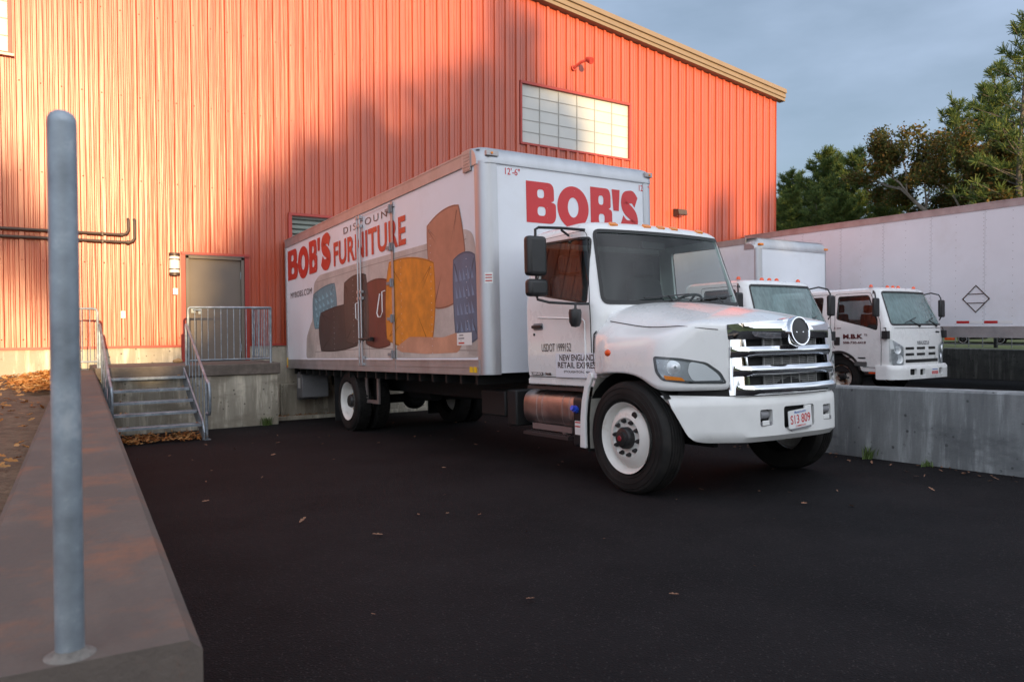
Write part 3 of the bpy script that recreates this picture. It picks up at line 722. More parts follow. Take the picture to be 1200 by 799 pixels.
for _ in range(70):
    x = r.uniform(1.0, 7.5); y = r.uniform(2.2, 12.5); leafmesh(b, (x, y, gz(y)+.012), r.uniform(.02, .055), r)
for _ in range(55):
    y = r.uniform(2.6, 6.5); x = 7.42+.047*y-abs(r.gauss(0, .25)); leafmesh(b, (x, y, gz(y)+.012), r.uniform(.03, .06), r)
tag(b.build('scattered_leaves', mat('dull_brown_leaf', (.20, .10, .06), .8, var=.3, vscale=4), smooth=0), kind='stuff')
# small curb under the dock
b = MB(); b.box((3.95, 14.35, -.6), (7.9, 14.47, gz(14.4)+.07)); o = b.build('kerb', M_landing, smooth=0, bevel=.015); struct(o)
# ------------------------------------------------------------------ cabs: one shell function for all trucks
class Cab:
    def __init__(s, c, w, yf, yr, z0, z1, rt, r, bulge, lx=2.1, ls=1.2, kf=1.0):
        s.c, s.w, s.yf, s.yr, s.z0, s.z1, s.rt, s.r, s.bulge, s.lx, s.ls, s.kf = c, w, yf, yr, z0, z1, rt, r, bulge, lx, ls, kf
    def ring(s, z, q):
        ins = 0; zz = z
        if z > s.z1:
            a = min(pi/2, (z-s.z1)/s.rt); ins = s.rt*(1-cos(a)); zz = s.z1+s.rt*sin(a)*.75
        zc = min(z, s.z1)
        w = s.w(zc)-ins; yf = s.yf(zc)+ins*s.kf; yr = s.yr-ins*.6; c = s.c
        P = [Vector((c-w, yr)), Vector((c-w, yf)), Vector((c+w, yf)), Vector((c+w, yr))]
        R = [s.r*.5, s.r, s.r, s.r*.5]
        q = q % 4; k = int(q); f = q-k; A = P[k]; B = P[(k+1) % 4]; L = (B-A).length; d = f*L; dr = (B-A)/L
        ra, rb = R[k], R[(k+1) % 4]
        if d < ra:
            pd = (A-P[k-1]).normalized(); u = .5+.5*d/ra; a0 = A-pd*ra; b0 = A+dr*ra; p = a0*(1-u)**2+A*2*u*(1-u)+b0*u*u
        elif L-d < rb:
            nd = (P[(k+2) % 4]-B).normalized(); u = .5-.5*(L-d)/rb; a0 = B-dr*rb; b0 = B+nd*rb; p = a0*(1-u)**2+B*2*u*(1-u)+b0*u*u
        else: p = A+dr*d
        e = max(0, 1-((p.x-c)/w)**2) if k == 1 else 0
        return Vector((p.x, p.y-s.bulge*e, zz))
    def fn(s, u, v):                      # u in metres round the ring
        acc = [0, s.ls, s.ls+s.lx, 2*s.ls+s.lx, 2*s.ls+2*s.lx]
        for k in range(4):
            if u <= acc[k+1]+1e-9: return s.ring(v, k+min(.99999, (u-acc[k])/(acc[k+1]-acc[k])))
        return s.ring(v, 0)
    def near(s, y, z): return (s.ls*(s.yr-y)/(s.yr-s.yf(min(z, s.z1))), z)
    def far(s, y, z): return (s.ls+s.lx+s.ls*(y-s.yf(min(z, s.z1)))/(s.yr-s.yf(min(z, s.z1))), z)
    def front(s, x, z):
        w = s.w(min(z, s.z1)); return (s.ls+s.lx*(x-(s.c-w))/(2*w), z)
    def total(s): return 2*s.ls+2*s.lx
def grow(poly, d):
    c = sum((Vector(p) for p in poly), Vector((0, 0)))/len(poly); out = []
    n = len(poly); area = sum(poly[i-1][0]*poly[i][1]-poly[i][0]*poly[i-1][1] for i in range(n)); sg = 1 if area > 0 else -1
    for i in range(n):
        a = Vector(poly[i-1]); b = Vector(poly[(i+1) % n]); t = (b-a)
        if t.length < 1e-9: out.append(tuple(poly[i])); continue
        t.normalize(); out.append((poly[i][0]+t.y*d*sg, poly[i][1]-t.x*d*sg))
    return out
def strip(loop, w):                       # closed outline strip of width w as outline+hole
    return grow(loop, w/2), [grow(loop, -w/2)]

def wheel(name, root, x, y, z, r, w, rim_r, prof, lug_r, lug_n, lug_x, hubprof, out=-1, tread='rib', rimmat=None, lug_mat=None, seed=0):
    """axle along x; out=-1 faces -x; x is the outer face of the tyre"""
    ax = Vector((-out*-1*1.0*out*out, 0, 0)) if False else Vector((-out, 0, 0))     # pointing inwards
    c = Vector((x, y, z)); sh = .035
    tp = [(rim_r+.008, .03), (rim_r+.03, .012), (r-.13, .0), (r-.075, .002), (r-.03, .012), (r-.008, sh), (r, sh+.02)]
    g = []; nr = 4
    if tread == 'rib':
        span = w-2*(sh+.02)
        for i in range(nr):
            xc = sh+.02+span*(i+1)/(nr+1); g += [(r, xc-.012), (r-.014, xc-.007), (r-.014, xc+.007), (r, xc+.012)]
    tp = tp+g+[(r, w-sh-.02), (r-.008, w-sh), (r-.03, w-.012), (r-.13, w), (rim_r+.03, w-.012), (rim_r+.008, w-.03)]
    b = MB(); b.lathe(tp, c, ax, 72)
    if tread == 'lug':
        for i in range(44):
            for s_, off in ((0, 0), (1, .5)):
                t = 2*pi*(i+off)/44
                for k, (h0, h1) in enumerate(((sh+.0, w*.30), (w*.345, w*.655), (w*.70, w-sh))):
                    if s_ == (k % 2):
                        M = Matrix.Translation(c) @ Matrix.Rotation(t, 4, 'X')
                        b.box((min(ax.x*h0, ax.x*h1), -.024, r-.012), (max(ax.x*h0, ax.x*h1), .024, r+.009), M)
    for rr in (r-.10, r-.055, rim_r+.045): b.lathe([(rr-.003, .001), (rr, -.0025), (rr+.003, .001)], c, ax, 72)
    tw = b.build(name, M_rubber, root, smooth=30)
    m = rimmat or M_rim
    b = MB(); b.lathe(prof, c, ax, 56); ro = b.build('rim', m, None, smooth=40); ro.parent = tw
    b = MB(); b.lathe(hubprof, c, ax, 32)
    b2 = MB()
    for i in range(lug_n):
        t = 2*pi*(i+.3)/lug_n; p = c+Vector((0, sin(t), cos(t)))*lug_r+ax*lug_x
        b2.lathe([(.0, -.032), (.011, -.03), (.013, -.02), (.017, -.018), (.021, 0), (.021, .01)], p, ax, 6)
    nf = len(b.f); b.add(b2.v, b2.f)
    ho = b.build('hub', [M_black, lug_mat or M_black], None, smooth=35); ho.parent = tw
    for i in range(nf, len(b.f)): ho.data.polygons[i].material_index = 1
    return tw

# ------------------------------------------------------------------ the big box truck
tya, tpi = radians(.785), radians(2.108)
T = thing('box_truck', 'large white box truck with chrome grille and red lettering, backed to the red warehouse', 'box truck', (4.36, 4.796, 0.003), (-tpi, 0, -tya))
CX = 1.15
def lerp(z, a, b, va, vb): t = max(0, min(1, (z-a)/(b-a))); return va+(vb-va)*t
hc = Cab(CX, lambda z: 1.03-(lerp(z, 1.7, 2.42, 0, .085))-(lerp(z, 1.15, .9, 0, .02)), lambda z: .555 if z < 1.66 else .565+(z-1.66)*.30, 1.78, .93, 2.41, .17, .16, .10, kf=1.3)
nwin = roundp([(1.56, 1.845), (.70, 1.705), (.735, 2.345), (1.545, 2.375)], .045)
nw = [hc.near(*p) for p in nwin]; fw = [hc.far(*p) for p in nwin]
ws = [hc.front(CX+x, z) for x, z in roundp([(-.945, 1.705), (.945, 1.705), (.865, 2.42), (-.865, 2.42)], .07)]
topv = hc.z1+hc.rt*pi/2
b = MB(); b.sheet(rect(0, hc.z0, hc.total(), topv), [nw, fw, ws], hc.fn, .07, thick=.03, flip=False)
n = 48; ringp = [hc.ring(topv, 4*i/n) for i in range(n)]
zc = ringp[0].z
r1 = [Vector((CX+(p.x-CX)*.55, 1.2+(p.y-1.2)*.55, zc+.018)) for p in ringp]
b.grid([ringp, r1], True); o = len(b.v); b.add(r1+[(CX, 1.2, zc+.024)], [(i, (i+1) % n, n) for i in range(n)])
b.build('cab', M_white, T, smooth=40, weld=True)
def shell(name, loops, m, off, step=.06, thick=0):
    b = MB()
    for ol, hl in loops: b.sheet(ol, hl, hc.fn, step, off=off, thick=thick)
    return b.build(name, m, T, smooth=50)
shell('windshield', [(grow(ws, .004), [])], M_glass, -.010)
shell('side_window', [(grow(nw, .004), [])], M_glass_side, -.014)
shell('side_window', [(grow(fw, .004), [])], M_glass_side, -.014)
shell('window_seal', [strip(grow(ws, .004), .042)], M_seal, .006)
shell('window_seal', [strip(grow(nw, .002), .02)], M_seal, .004)
shell('window_seal', [strip(grow(fw, .002), .02)], M_seal, .004)
door_l = roundp([(.64, .985), (1.745, .985), (1.75, 2.18), (1.60, 2.425), (.79, 2.42), (.655, 1.66)], [.03, .05, .06, .1, .08, .05])
for ci, cv in enumerate((hc.near, hc.far)):
    L_ = [cv(*p) for p in door_l]; dr = shell('door', [(grow(L_, -.002), [grow([cv(*p) for p in nwin], .012)])], M_white, .005)
    b = MB(); ol, hl = strip(L_, .013); b.sheet(ol, hl, hc.fn, .06, off=.002); se = b.build('door_gap', M_seal, None); se.parent = dr
    if ci == 0:
        b = MB(); b.prism(roundp(rect(-.085, -.036, .085, .036), .02), lambda u, v, w: (.112+w, 1.52+u, 1.505+v), -.004, .01); h = b.build('handle_recess', M_steelgrey, None, bevel=.003); h.parent = dr
        b = MB(); b.prism(roundp(rect(-.10, -.016, .075, .016), .012), lambda u, v, w: (.10+w, 1.535+u, 1.505+v), -.016, .006); h = b.build('handle', M_black, None, bevel=.005); h.parent = dr
        b = MB(); b.lathe([(0, -.006), (.013, -.006), (.013, .01)], (.112, 1.595, 1.425), (1, 0, 0), 14); h = b.build('lock', M_black, None); h.parent = dr
        b = MB(); b.tube([(.114, 1.52, 1.60), (.112, 1.1, 1.575), (.112, .78, 1.555), (.112, .735, 1.53), (.112, .73, 1.0)], .008, 8); h = b.build('crease', M_white, None, smooth=60); h.parent = dr
        def fd(y0, y1, z0, z1): return lambda u, v: (.1095, y0+(y1-y0)*u, z0+(z1-z0)*v)
        b = MB(); lettering(b, 'USDOT 1999152', fd(1.46, .955, 1.245, 1.325), spacing=1.0)
        lettering(b, 'NEW ENGLAND', fd(1.15, .60, 1.150, 1.212), bold=.022); lettering(b, 'RETAIL EXPRESS', fd(1.18, .53, 1.078, 1.138), bold=.022)
        lettering(b, 'STOUGHTON, MA', fd(1.08, .66, 1.028, 1.054), bold=.02)
        h = b.build('lettering', M_darktext, None, smooth=0); h.parent = dr
        b = MB(); b.add([(.1105, 1.215, .985), (.1105, .56, .985), (.1105, .56, 1.225), (.1105, 1.215, 1.225)], [(0, 1, 2, 3)]); h = b.build('sticker', mat('door_sticker', (.70, .73, .78), .4), None, smooth=0); h.parent = dr
        b = MB(); b.prism(rect(1.66, 1.0, 1.44, 1.03), lambda u, v, w: (.106, u, v), 0, .001)
        lettering(b, '268', fd(1.41, 1.30, 1.002, 1.03), bold=.05); h = b.build('model_badge', M_darktext, None, smooth=0); h.parent = dr
        b = MB(); lettering(b, 'HINO', lambda u, v: (.1055, 1.655-.2*u, 1.004+.022*v), bold=.04); h = b.build('badge_letters', M_plate, None, smooth=0); h.parent = dr
# sill under the doors
b = MB(); b.box((.135, .60, .90), (.20, 1.76, .965)); b.build('sill', M_white, T, bevel=.012)
b = MB(); b.box((2.10, .60, .90), (2.165, 1.76, .965)); b.build('sill', M_white, T, bevel=.012)
# roof marker lights
for x in (.55, .96, 1.15, 1.34, 1.75):
    b = MB(); yy_ = hc.ring(2.50, 1+(x-(CX-.945))/(1.89)).y
    b.prism(roundp([(-.05, 0), (.05, 0), (.045, .05), (-.045, .05)], .012), lambda u, v, w: (x+u, yy_+.012+v*.85+(w*-.35), 2.482+v*.6+w*.8), -.012, .018)
    b.build('marker_light', M_amber, T, bevel=.006)
# cab interior
b = MB(); b.box((.16, .62, 1.0), (2.14, 1.74, 1.10)); b.box((.26, 1.70, 1.0), (2.04, 1.735, 2.36)); b.box((.34, .92, 2.42), (1.96, 1.66, 2.44)); b.build('cab_lining', M_dash, T, smooth=0)
b = MB(); b.prism([(.60, 1.2), (.60, 1.70), (.70, 1.735), (.84, 1.70), (.88, 1.60), (.84, 1.3)], lambda u, v, w: (w, u, v), .17, 2.13); b.build('dashboard', M_dash, T, bevel=.02)
def seat(x, m):
    b = MB(); b.box((x-.26, 1.05, 1.10), (x+.26, 1.55, 1.48)); so_ = b.build('seat', m, T, bevel=.06, seg=3)
    b = MB(); b.prism(roundp([(-.25, 0), (.25, 0), (.23, .62), (-.23, .62)], .09), lambda u, v, w: (x+u, 1.47+w+v*.16, 1.45+v), 0, .13); q = b.build('seat_back', m, None, bevel=.035, seg=3); q.parent = so_
    b = MB(); b.prism(roundp([(-.14, 0), (.14, 0), (.13, .2), (-.13, .2)], .05), lambda u, v, w: (x+u, 1.565+w+v*.1, 2.09+v), 0, .09); q = b.build('headrest', m, None, bevel=.03, seg=3); q.parent = so_
seat(.62, M_cloth); seat(1.70, M_cloth)
b = MB(); cs = Vector((1.70, 1.0, 1.70)); nrm = Vector((0, .55, .83)).normalized(); a_ = Vector((1, 0, 0)); b2_ = nrm.cross(a_)
b.tube([cs+(a_*cos(t)+b2_*sin(t))*.22 for t in [2*pi*i/36 for i in range(36)]], .015, 8, closed=True)
for t in (.2, pi-.2, -pi/2): b.tube([cs-nrm*.03, cs+(a_*cos(t)+b2_*sin(t))*.215], .013, 6)
b.cyl(cs-nrm*.28, cs-nrm*.0, .035, 10); b.build('steering_wheel', M_black, T)
b = MB(); b.tube([(1.14, .72, 1.72), (1.14, .74, 1.78)], .01, 6); b.prism(roundp(rect(-.16, -.035, .16, .035), .02), lambda u, v, w: (1.15+u, .86+w, 2.33+v), 0, .03); b.build('sun_visor_bar', M_dash, T)

# ---- hood with fenders
ST = []                                     # (yc, xo, yo)
SP = [(.62, .112, .60, 1.72), (.47, .075, .47, 1.713), (.34, .018, .36, 1.70), (.14, .0, .2, 1.672), (-.1, .0, -.03, 1.632), (-.3, .0, -.2, 1.592), (-.46, .012, -.32, 1.553), (-.57, .06, -.425, 1.52), (-.66, .165, -.525, 1.492), (-.72, .30, -.60, 1.468), (-.755, .44, -.668, 1.45), (-.765, .50, -.69, 1.447)]
ZL = [1.02, 1.03, 1.04, 1.05, 1.05, 1.0, .915, .905, .905, .905, .905, .905]
def hoodrows(mir):
    rows = []
    for (yc, xo, yo, zc_), zl in zip(SP, ZL):
        w = max(0, min(1, (.02-yo)/.62)); w = w*w*(3-2*w); w0 = max(0, min(1, (.62-yc)/.28))
        zE = zc_-.20; zF = min(1.40, zE-.035); zG = min(1.345, zF-.045)
        side = [zc_, zc_-.003, zc_-.018, zc_-.05, zc_-.095, zc_-.155, zE, zF, zG, 1.25, 1.12, zl]
        nose = [zc_, zc_-.002, zc_-.006, zc_-.012, zc_-.02, zc_-.032, zc_-.055, zc_-.10, zc_-.16, 1.20, 1.08, zl]
        zz_ = [p*(1-w)+q*w for p, q in zip(side, nose)]
        xx_ = [1.15, .93, .68, max(.46, xo+.12), max(.31, xo+.07), max(.235, xo+.042), max(.20*(1-.5*w0)+.10*w0*.5+.05, xo+.024), max(.105, xo+.013), xo+.035*(1-w)*w0+.007, xo+.003, xo, xo]
        cols = list(zip(xx_, zz_))
        row = []
        for x, z in cols:
            t = (1.15-x)/(1.15-xo); y = yc+(yo-yc)*t**2.2
            row.append((x if not mir else 2*CX-x, y, z))
        rows.append(row)
    return rows
b = MB(); b.grid(hoodrows(False)); n0 = len(b.f)
rr_ = hoodrows(True); b2 = MB(); b2.grid(rr_); b2.f = [f[::-1] for f in b2.f]; b.add(b2.v, b2.f)
hood = b.build('hood', M_white, T, smooth=60, subsurf=2, weld=True)
md = hood.modifiers.new('solid', 'SOLIDIFY'); md.thickness = .022; md.offset = -1
# bvh of the finished skin, for lamps that sit on it
dg = bpy.context.evaluated_depsgraph_get(); dg.update()
hood_bvh = BVHTree.FromObject(hood, dg)
def on_hood(o, d):
    h = hood_bvh.ray_cast(Vector(o), Vector(d).normalized())
    return h[0] if h[0] is not None else None
# shut lines of the hood: along the fender valley and at the cowl
for mir in (0, 1):
    R_h = hoodrows(bool(mir)); ptsA = []
    for i in range(1, len(R_h)-2):
        for k in range(3):
            p = Vector(R_h[i][6]).lerp(Vector(R_h[i+1][6]), k/3); d = Vector((.85 if not mir else -.85, 0, -.55)); h = on_hood(p-d*.5, d)
            if h is not None: ptsA.append(h-d.normalized()*.004)
    for _ in range(4): ptsA = [ptsA[0]]+[(ptsA[i-1]+ptsA[i]*2+ptsA[i+1])/4 for i in range(1, len(ptsA)-1)]+[ptsA[-1]]
    b = MB(); b.tube(ptsA, .0040, 6); q = b.build('shut_line', M_seal, None); q.parent = hood
    ptsB = [Vector(R_h[0][k]) for k in range(0, 11)]
    b = MB(); b.tube([p+Vector((0, .006, 0)) for p in ptsB], .007, 6); q = b.build('cowl_seal', M_seal, None); q.parent = hood
# headlights: outline given along the fender's plan curve
def headlight(mir):
    mx_ = lambda p: Vector((2*CX-p[0], p[1], p[2])) if mir else Vector(p)
    O = Vector((.20, -.49, 0)); Uh = Vector((.77, -.64, 0)).normalized(); Nn = Vector((-.64, -.77, 0)).normalized()
    out_ = roundp([(-.265, 1.195), (-.05, 1.175), (.17, 1.135), (.285, 1.05), (.335, .955), (.0, .965), (-.20, .99), (-.25, 1.06)], .03)
    def fn(u, v):
        p = O+Uh*u; src = p+Nn*.6+Vector((0, 0, v))
        h = on_hood(src, -Nn)
        if h is None: h = p+Vector((0, 0, v))
        return h
    cache = {}
    def f2(depth):
        return lambda u, v: mx_(fn(u, v)+Nn*depth)
    b = MB(); b.sheet(out_, [grow(out_, -.022)], f2(.005), .05); hl = b.build('headlight', mat('headlight_dark_rim', (.09, .095, .10), .3, .3), T, smooth=50)
    b = MB(); b.sheet(grow(out_, -.02), [], f2(.0035), .04); q = b.build('housing', mat('clear_lamp_silver', (.46, .49, .52), .25, .55, var=.12, vscale=9), None, smooth=50); q.parent = hl
    b = MB()
    b.lathe([(.012, .012), (.03, .004), (.055, -.006), (.068, -.010), (.07, -.004)], mx_(fn(-.09, 1.10)+Nn*.008), mx_(Nn)-mx_((0, 0, 0)), 24)
    q = b.build('projector', M_lens, None, smooth=60); q.parent = hl
    b = MB(); b.sheet(roundp([(.03, 1.145), (.15, 1.12), (.255, 1.04), (.29, .985), (.05, .985), (.01, 1.06)], .03), [], f2(.006), .03); q = b.build('reflector', M_lens, None, smooth=60); q.parent = hl
    b = MB(); b.sheet(roundp([(-.185, 1.035), (-.04, 1.015), (-.01, .985), (-.17, 1.0)], .01), [], f2(.007), .03); q = b.build('turn_signal', M_amber, None, smooth=60); q.parent = hl
    b = MB(); b.sheet(grow(out_, -.004), [], f2(.016), .05); q = b.build('lens', M_lampglass, None, smooth=60); q.parent = hl
headlight(False); headlight(True)
for mir in (0, 1):
    b = MB(); p = on_hood((-1, .28, 1.225), (1, 0, 0)) or Vector((0, .28, 1.225)); x = p.x if not mir else 2*CX-p.x; s_ = -1 if not mir else 1
    b.lathe([(0, .016), (.02, .014), (.034, .006), (.036, 0)], (x, .28, 1.225), (s_, 0, 0), 20); o = b.build('side_marker', M_redlens, T, smooth=50); o.data.transform(Matrix.Translation((x, .28, 1.225)) @ Matrix.Diagonal((1, 1.25, .85, 1)) @ Matrix.Translation((-x, -.28, -1.225)))
# shadow gap and dark trim between fender and bumper
def plan(s):                                # bumper centre line, s = signed distance from the middle
    a = abs(s); 
    P = [(0, -.868), (.30, -.862), (.50, -.835), (.56, -.815), (.62, -.775), (.9, -.565), (1.08, -.43)]
    L = [0]
    for p, q in zip(P, P[1:]): L.append(L[-1]+sqrt((q[0]-p[0])**2+(q[1]-p[1])**2))
    a = min(a, L[-1]-1e-6)
    for i in range(len(L)-1):
        if a <= L[i+1]:
            t = (a-L[i])/(L[i+1]-L[i]); x = P[i][0]+(P[i+1][0]-P[i][0])*t; y = P[i][1]+(P[i+1][1]-P[i][1])*t; break
    return (CX+(x if s > 0 else -x), y)
SM = 1.255
def bfn(u, v):
    x, y = plan(u); t = (v-.47)/.38
    return Vector((x, y+.03*max(0, (t-.86)/.14)**2+.045*max(0, (.14-t)/.14)**2, v))
hole_l = roundp(rect(-.47, .60, -.335, .735), .02); hole_r = roundp(rect(.335, .60, .47, .735), .02); hole_p = roundp(rect(-.20, .565, .20, .75), .03)
b = MB(); b.sheet(roundp([(-SM, .87), (-SM+.20, .50), (-SM+.34, .468), (SM-.34, .468), (SM-.20, .50), (SM, .87), (.6, .845), (-.6, .845)], [.03, .08, .1, .1, .08, .03, .2, .2]), [hole_l, hole_r, hole_p], bfn, .05, thick=.05)
bumper = b.build('bumper', M_bumper, T, smooth=40, bevel=.012)
b = MB(); b.sheet(rect(-.54, .56, .54, .78), [], lambda u, v: Vector((CX+u, -.79, v)), .3); 
q = b.build('bumper_backing', M_dark, None); q.parent = bumper
for sx in (-.40, .40):
    b = MB(); b.cyl((CX+sx-.05, -.80, .69), (CX+sx+.05, -.80, .69), .038, 14); b.box((CX+sx-.06, -.85, .60), (CX+sx+.06, -.80, .63)); q = b.build('tow_hook', M_steelgrey, None); q.parent = bumper
    b = MB(); b.box((CX+sx-.055, -.853, .605), (CX+sx+.03, -.845, .645)); q = b.build('bracket', M_bumper, None, smooth=0, bevel=.004); q.parent = bumper
b = MB(); b.box((CX+.06, -.874, .57), (CX+.15, -.86, .745)); q = b.build('plate_holder', M_bumper, None, smooth=0, bevel=.004); q.parent = bumper
Mp = Matrix.Translation((CX-.02, -.885, .642)) @ Matrix.Rotation(radians(-4), 4, 'Y')
b = MB(); b.prism(roundp(rect(-.152, -.076, .152, .076), .016), lambda u, v, w: Mp @ Vector((u, w, v)), -.003, .003); pl_ = b.build('licence_plate', M_plate, T, smooth=0)
b = MB(); lettering(b, 'S13 809', lambda u, v: Mp @ Vector((-.13+.26*u, -.0045, -.04+.075*v)), bold=.01); lettering(b, 'COMMERCIAL', lambda u, v: Mp @ Vector((-.07+.14*u, -.0045, -.067+.014*v)), bold=.02); q = b.build('lettering', M_red, None, smooth=0); q.parent = pl_
b = MB(); lettering(b, 'Massachusetts', lambda u, v: Mp @ Vector((-.075+.15*u, -.0045, .047+.02*v)), bold=.02); q = b.build('state_name', mat('plate_blue', (.05, .15, .45), .4), None, smooth=0); q.parent = pl_
b = MB(); b.prism(rect(-.152, -.088, -.02, -.079), lambda u, v, w: Mp @ Vector((u+.03, w, v)), -.004, .004); b.prism(roundp(rect(-.12, -.095, .14, -.078), .006), lambda u, v, w: Mp @ Vector((u, w, v)), -.002, .003); q = b.build('plate_frame', M_steelgrey, None, smooth=0); q.parent = pl_
# grille
def gy(x, z): return -.79-.09*(1.45-z)/.6+.105*((x-CX)/.72)**2+.10*max(0, abs(x-CX)-.58)/.12*.6
def gfn(zc_, h, amp): return lambda u, v: Vector((u, gy(u, v)-amp*max(.02, min(1, (.655-abs(u-CX))/.15))*(1-min(1, abs(2*(v-zc_)/h))**3.2)-.21*(v-zc_), v))
b = MB()
xl, xr = CX-.665, CX+.665
def topz(x): return 1.474-.035*((x-CX)/.68)**2
b.sheet([(xl, 1.41)]+[(xl+(xr-xl)*i/20, topz(xl+(xr-xl)*i/20)) for i in range(21)]+[(xr, 1.41), (xr-.008, 1.318), (CX, 1.318), (xl+.008, 1.318)], [], lambda u, v: gfn(1.38, .20, .034)(u, v)+Vector((0, -.014, 0)), .04, thick=.03)
g0 = b.build('grille', M_chrome, T, smooth=50, bevel=.006)
for zc_, h in ((1.212, .095), (1.055, .092), (.897, .092)):
    b = MB(); i_ = (1.45-zc_)*.0
    b.sheet([(xl+.012, zc_-h/2), (xr-.012, zc_-h/2), (xr-.012, zc_+h/2), (xl+.012, zc_+h/2)], [], gfn(zc_, h*1.05, .042), .03, thick=.02); q = b.build('bar', M_chrome, None, smooth=60, bevel=.006); q.parent = g0
for sx in (-1, 1):
    b = MB(); xa = CX+sx*.668; xb_ = CX+sx*.53
    pts = [(xa, 1.41), (xb_, 1.41), (xb_-sx*-.0, .87), (xa-sx*.012, .855)]
    if sx > 0: pts = pts[::-1]
    b.sheet(pts, [], lambda u, v: Vector((u, gy(u, v)+.004-.05*(v-1.13)+.10*max(0, (abs(u-CX)-.56)/.1)**2*.5, v)), .03, thick=.02); q = b.build('side_frame', M_chrome, None, smooth=60, bevel=.006); q.parent = g0
b = MB(); b.sheet(rect(CX-.62, .80, CX+.62, 1.40), [], lambda u, v: Vector((u, gy(u, v)+.085, v)), .1); b.box((CX-.60, -.70, .78), (CX+.60, -.64, .86)); q = b.build('opening', M_dark, None); q.parent = g0
b = MB()
for zc_ in (1.29, 1.135, .976):
    for k in range(5): b.box((CX-.33, -.775, zc_-.035+k*.016), (CX+.36, -.765, zc_-.028+k*.016))
    for k in range(7): b.box((CX-.335+k*.115, -.782, zc_-.04), (CX-.325+k*.115, -.766, zc_+.04))
q = b.build('radiator', M_rad, None, smooth=0); q.parent = g0
ce = Vector((CX, gy(CX, 1.375)-.088, 1.378)); ne = Vector((0, -1, .12)).normalized()
b = MB(); b.lathe([(.128, -.06), (.128, .0), (.122, .010), (.113, .010), (.110, .002)], ce, ne, 48); em = b.build('emblem', M_chrome, T, smooth=50)
b = MB(); b.lathe([(0, .004), (.10, .004), (.111, .002)], ce, ne, 48); q = b.build('disc', M_black, None, smooth=50); q.parent = em
b = MB()
for sx in (-.045, .04): b.lathe([(0, .009), (.006, .008), (.009, .003)], ce+Vector((sx, 0, -.01)), ne, 12)
q = b.build('screw', M_chrome, None); q.parent = em
b = MB(); b.prism([(-.19, 1.44), (-.12, 1.482), (0, 1.498), (.12, 1.482), (.19, 1.44)], lambda u, v, w: (CX+u, -.80+w, v), -.03, .05); q = b.build('crown_piece', M_chrome, None, bevel=.012); q.parent = em
# dark apron between the grille, fenders and bumper
b = MB(); b.sheet(rect(-1.12, .80, 1.12, .925), [], lambda u, v: Vector((plan(u)[0]*.97+.03*CX, plan(u)[1]+.06, v)), .1); b.build('apron', M_dark, T)
# wheel wells and splash guards
for mir in (0, 1):
    f_ = (lambda x: 2*CX-x) if mir else (lambda x: x)
    b = MB(); rows = []
    for i in range(17):
        a = radians(38+i*(160/16)); rows.append([(f_(.03+.5*k/3), .05+.60*cos(pi-a)*1.0, .48+.585*sin(a)) for k in range(4)])
    b.grid(rows); b.box((min(f_(.55), f_(.6)), -.45, .4), (max(f_(.55), f_(.6)), .6, 1.3)); b.build('wheel_well', M_dark, T)
    prof_ = [(.46, 1.045), (.50, 1.045), (.575, .92), (.62, .78), (.645, .62), (.655, .47), (.66, .335)]
    pin = [(.57, .335), (.575, .47), (.57, .62), (.55, .76), (.51, .90), (.45, 1.0)]
    b = MB(); b.prism([(u+.045, v) for u, v in prof_+pin], lambda u, v, w: (f_(w), u, v), .0, .03)
    sg_ = b.build('splash_guard', M_white, T, smooth=30, bevel=.008)
    b = MB(); b.grid([[(f_(x), u+.012, v) for x in (.03, .2, .40)] for u, v in pin]); b.box((min(f_(.38), f_(.40)), .56, .34), (max(f_(.38), f_(.40)), .66, .9)); q = b.build('liner', mat('cream_inner_fender', (.42, .40, .35), .7, var=.2, vscale=6), None); q.parent = sg_
# wipers
for x0 in (.66, 1.36):
    b = MB()
    P_ = []
    for t in range(9): 
        xx = x0+t*.075; zz = 1.745+.012*t*.5; k = hc.fn(*hc.front(xx, zz)); P_.append(Vector((k.x, k.y-.028, zz)))
    b.tube(P_, .008, 6); b.tube([P_[0]+Vector((.36, -.02, -.03)), P_[4]+Vector((0, -.012, .004))], .009, 6); b.build('wiper', M_black, T)
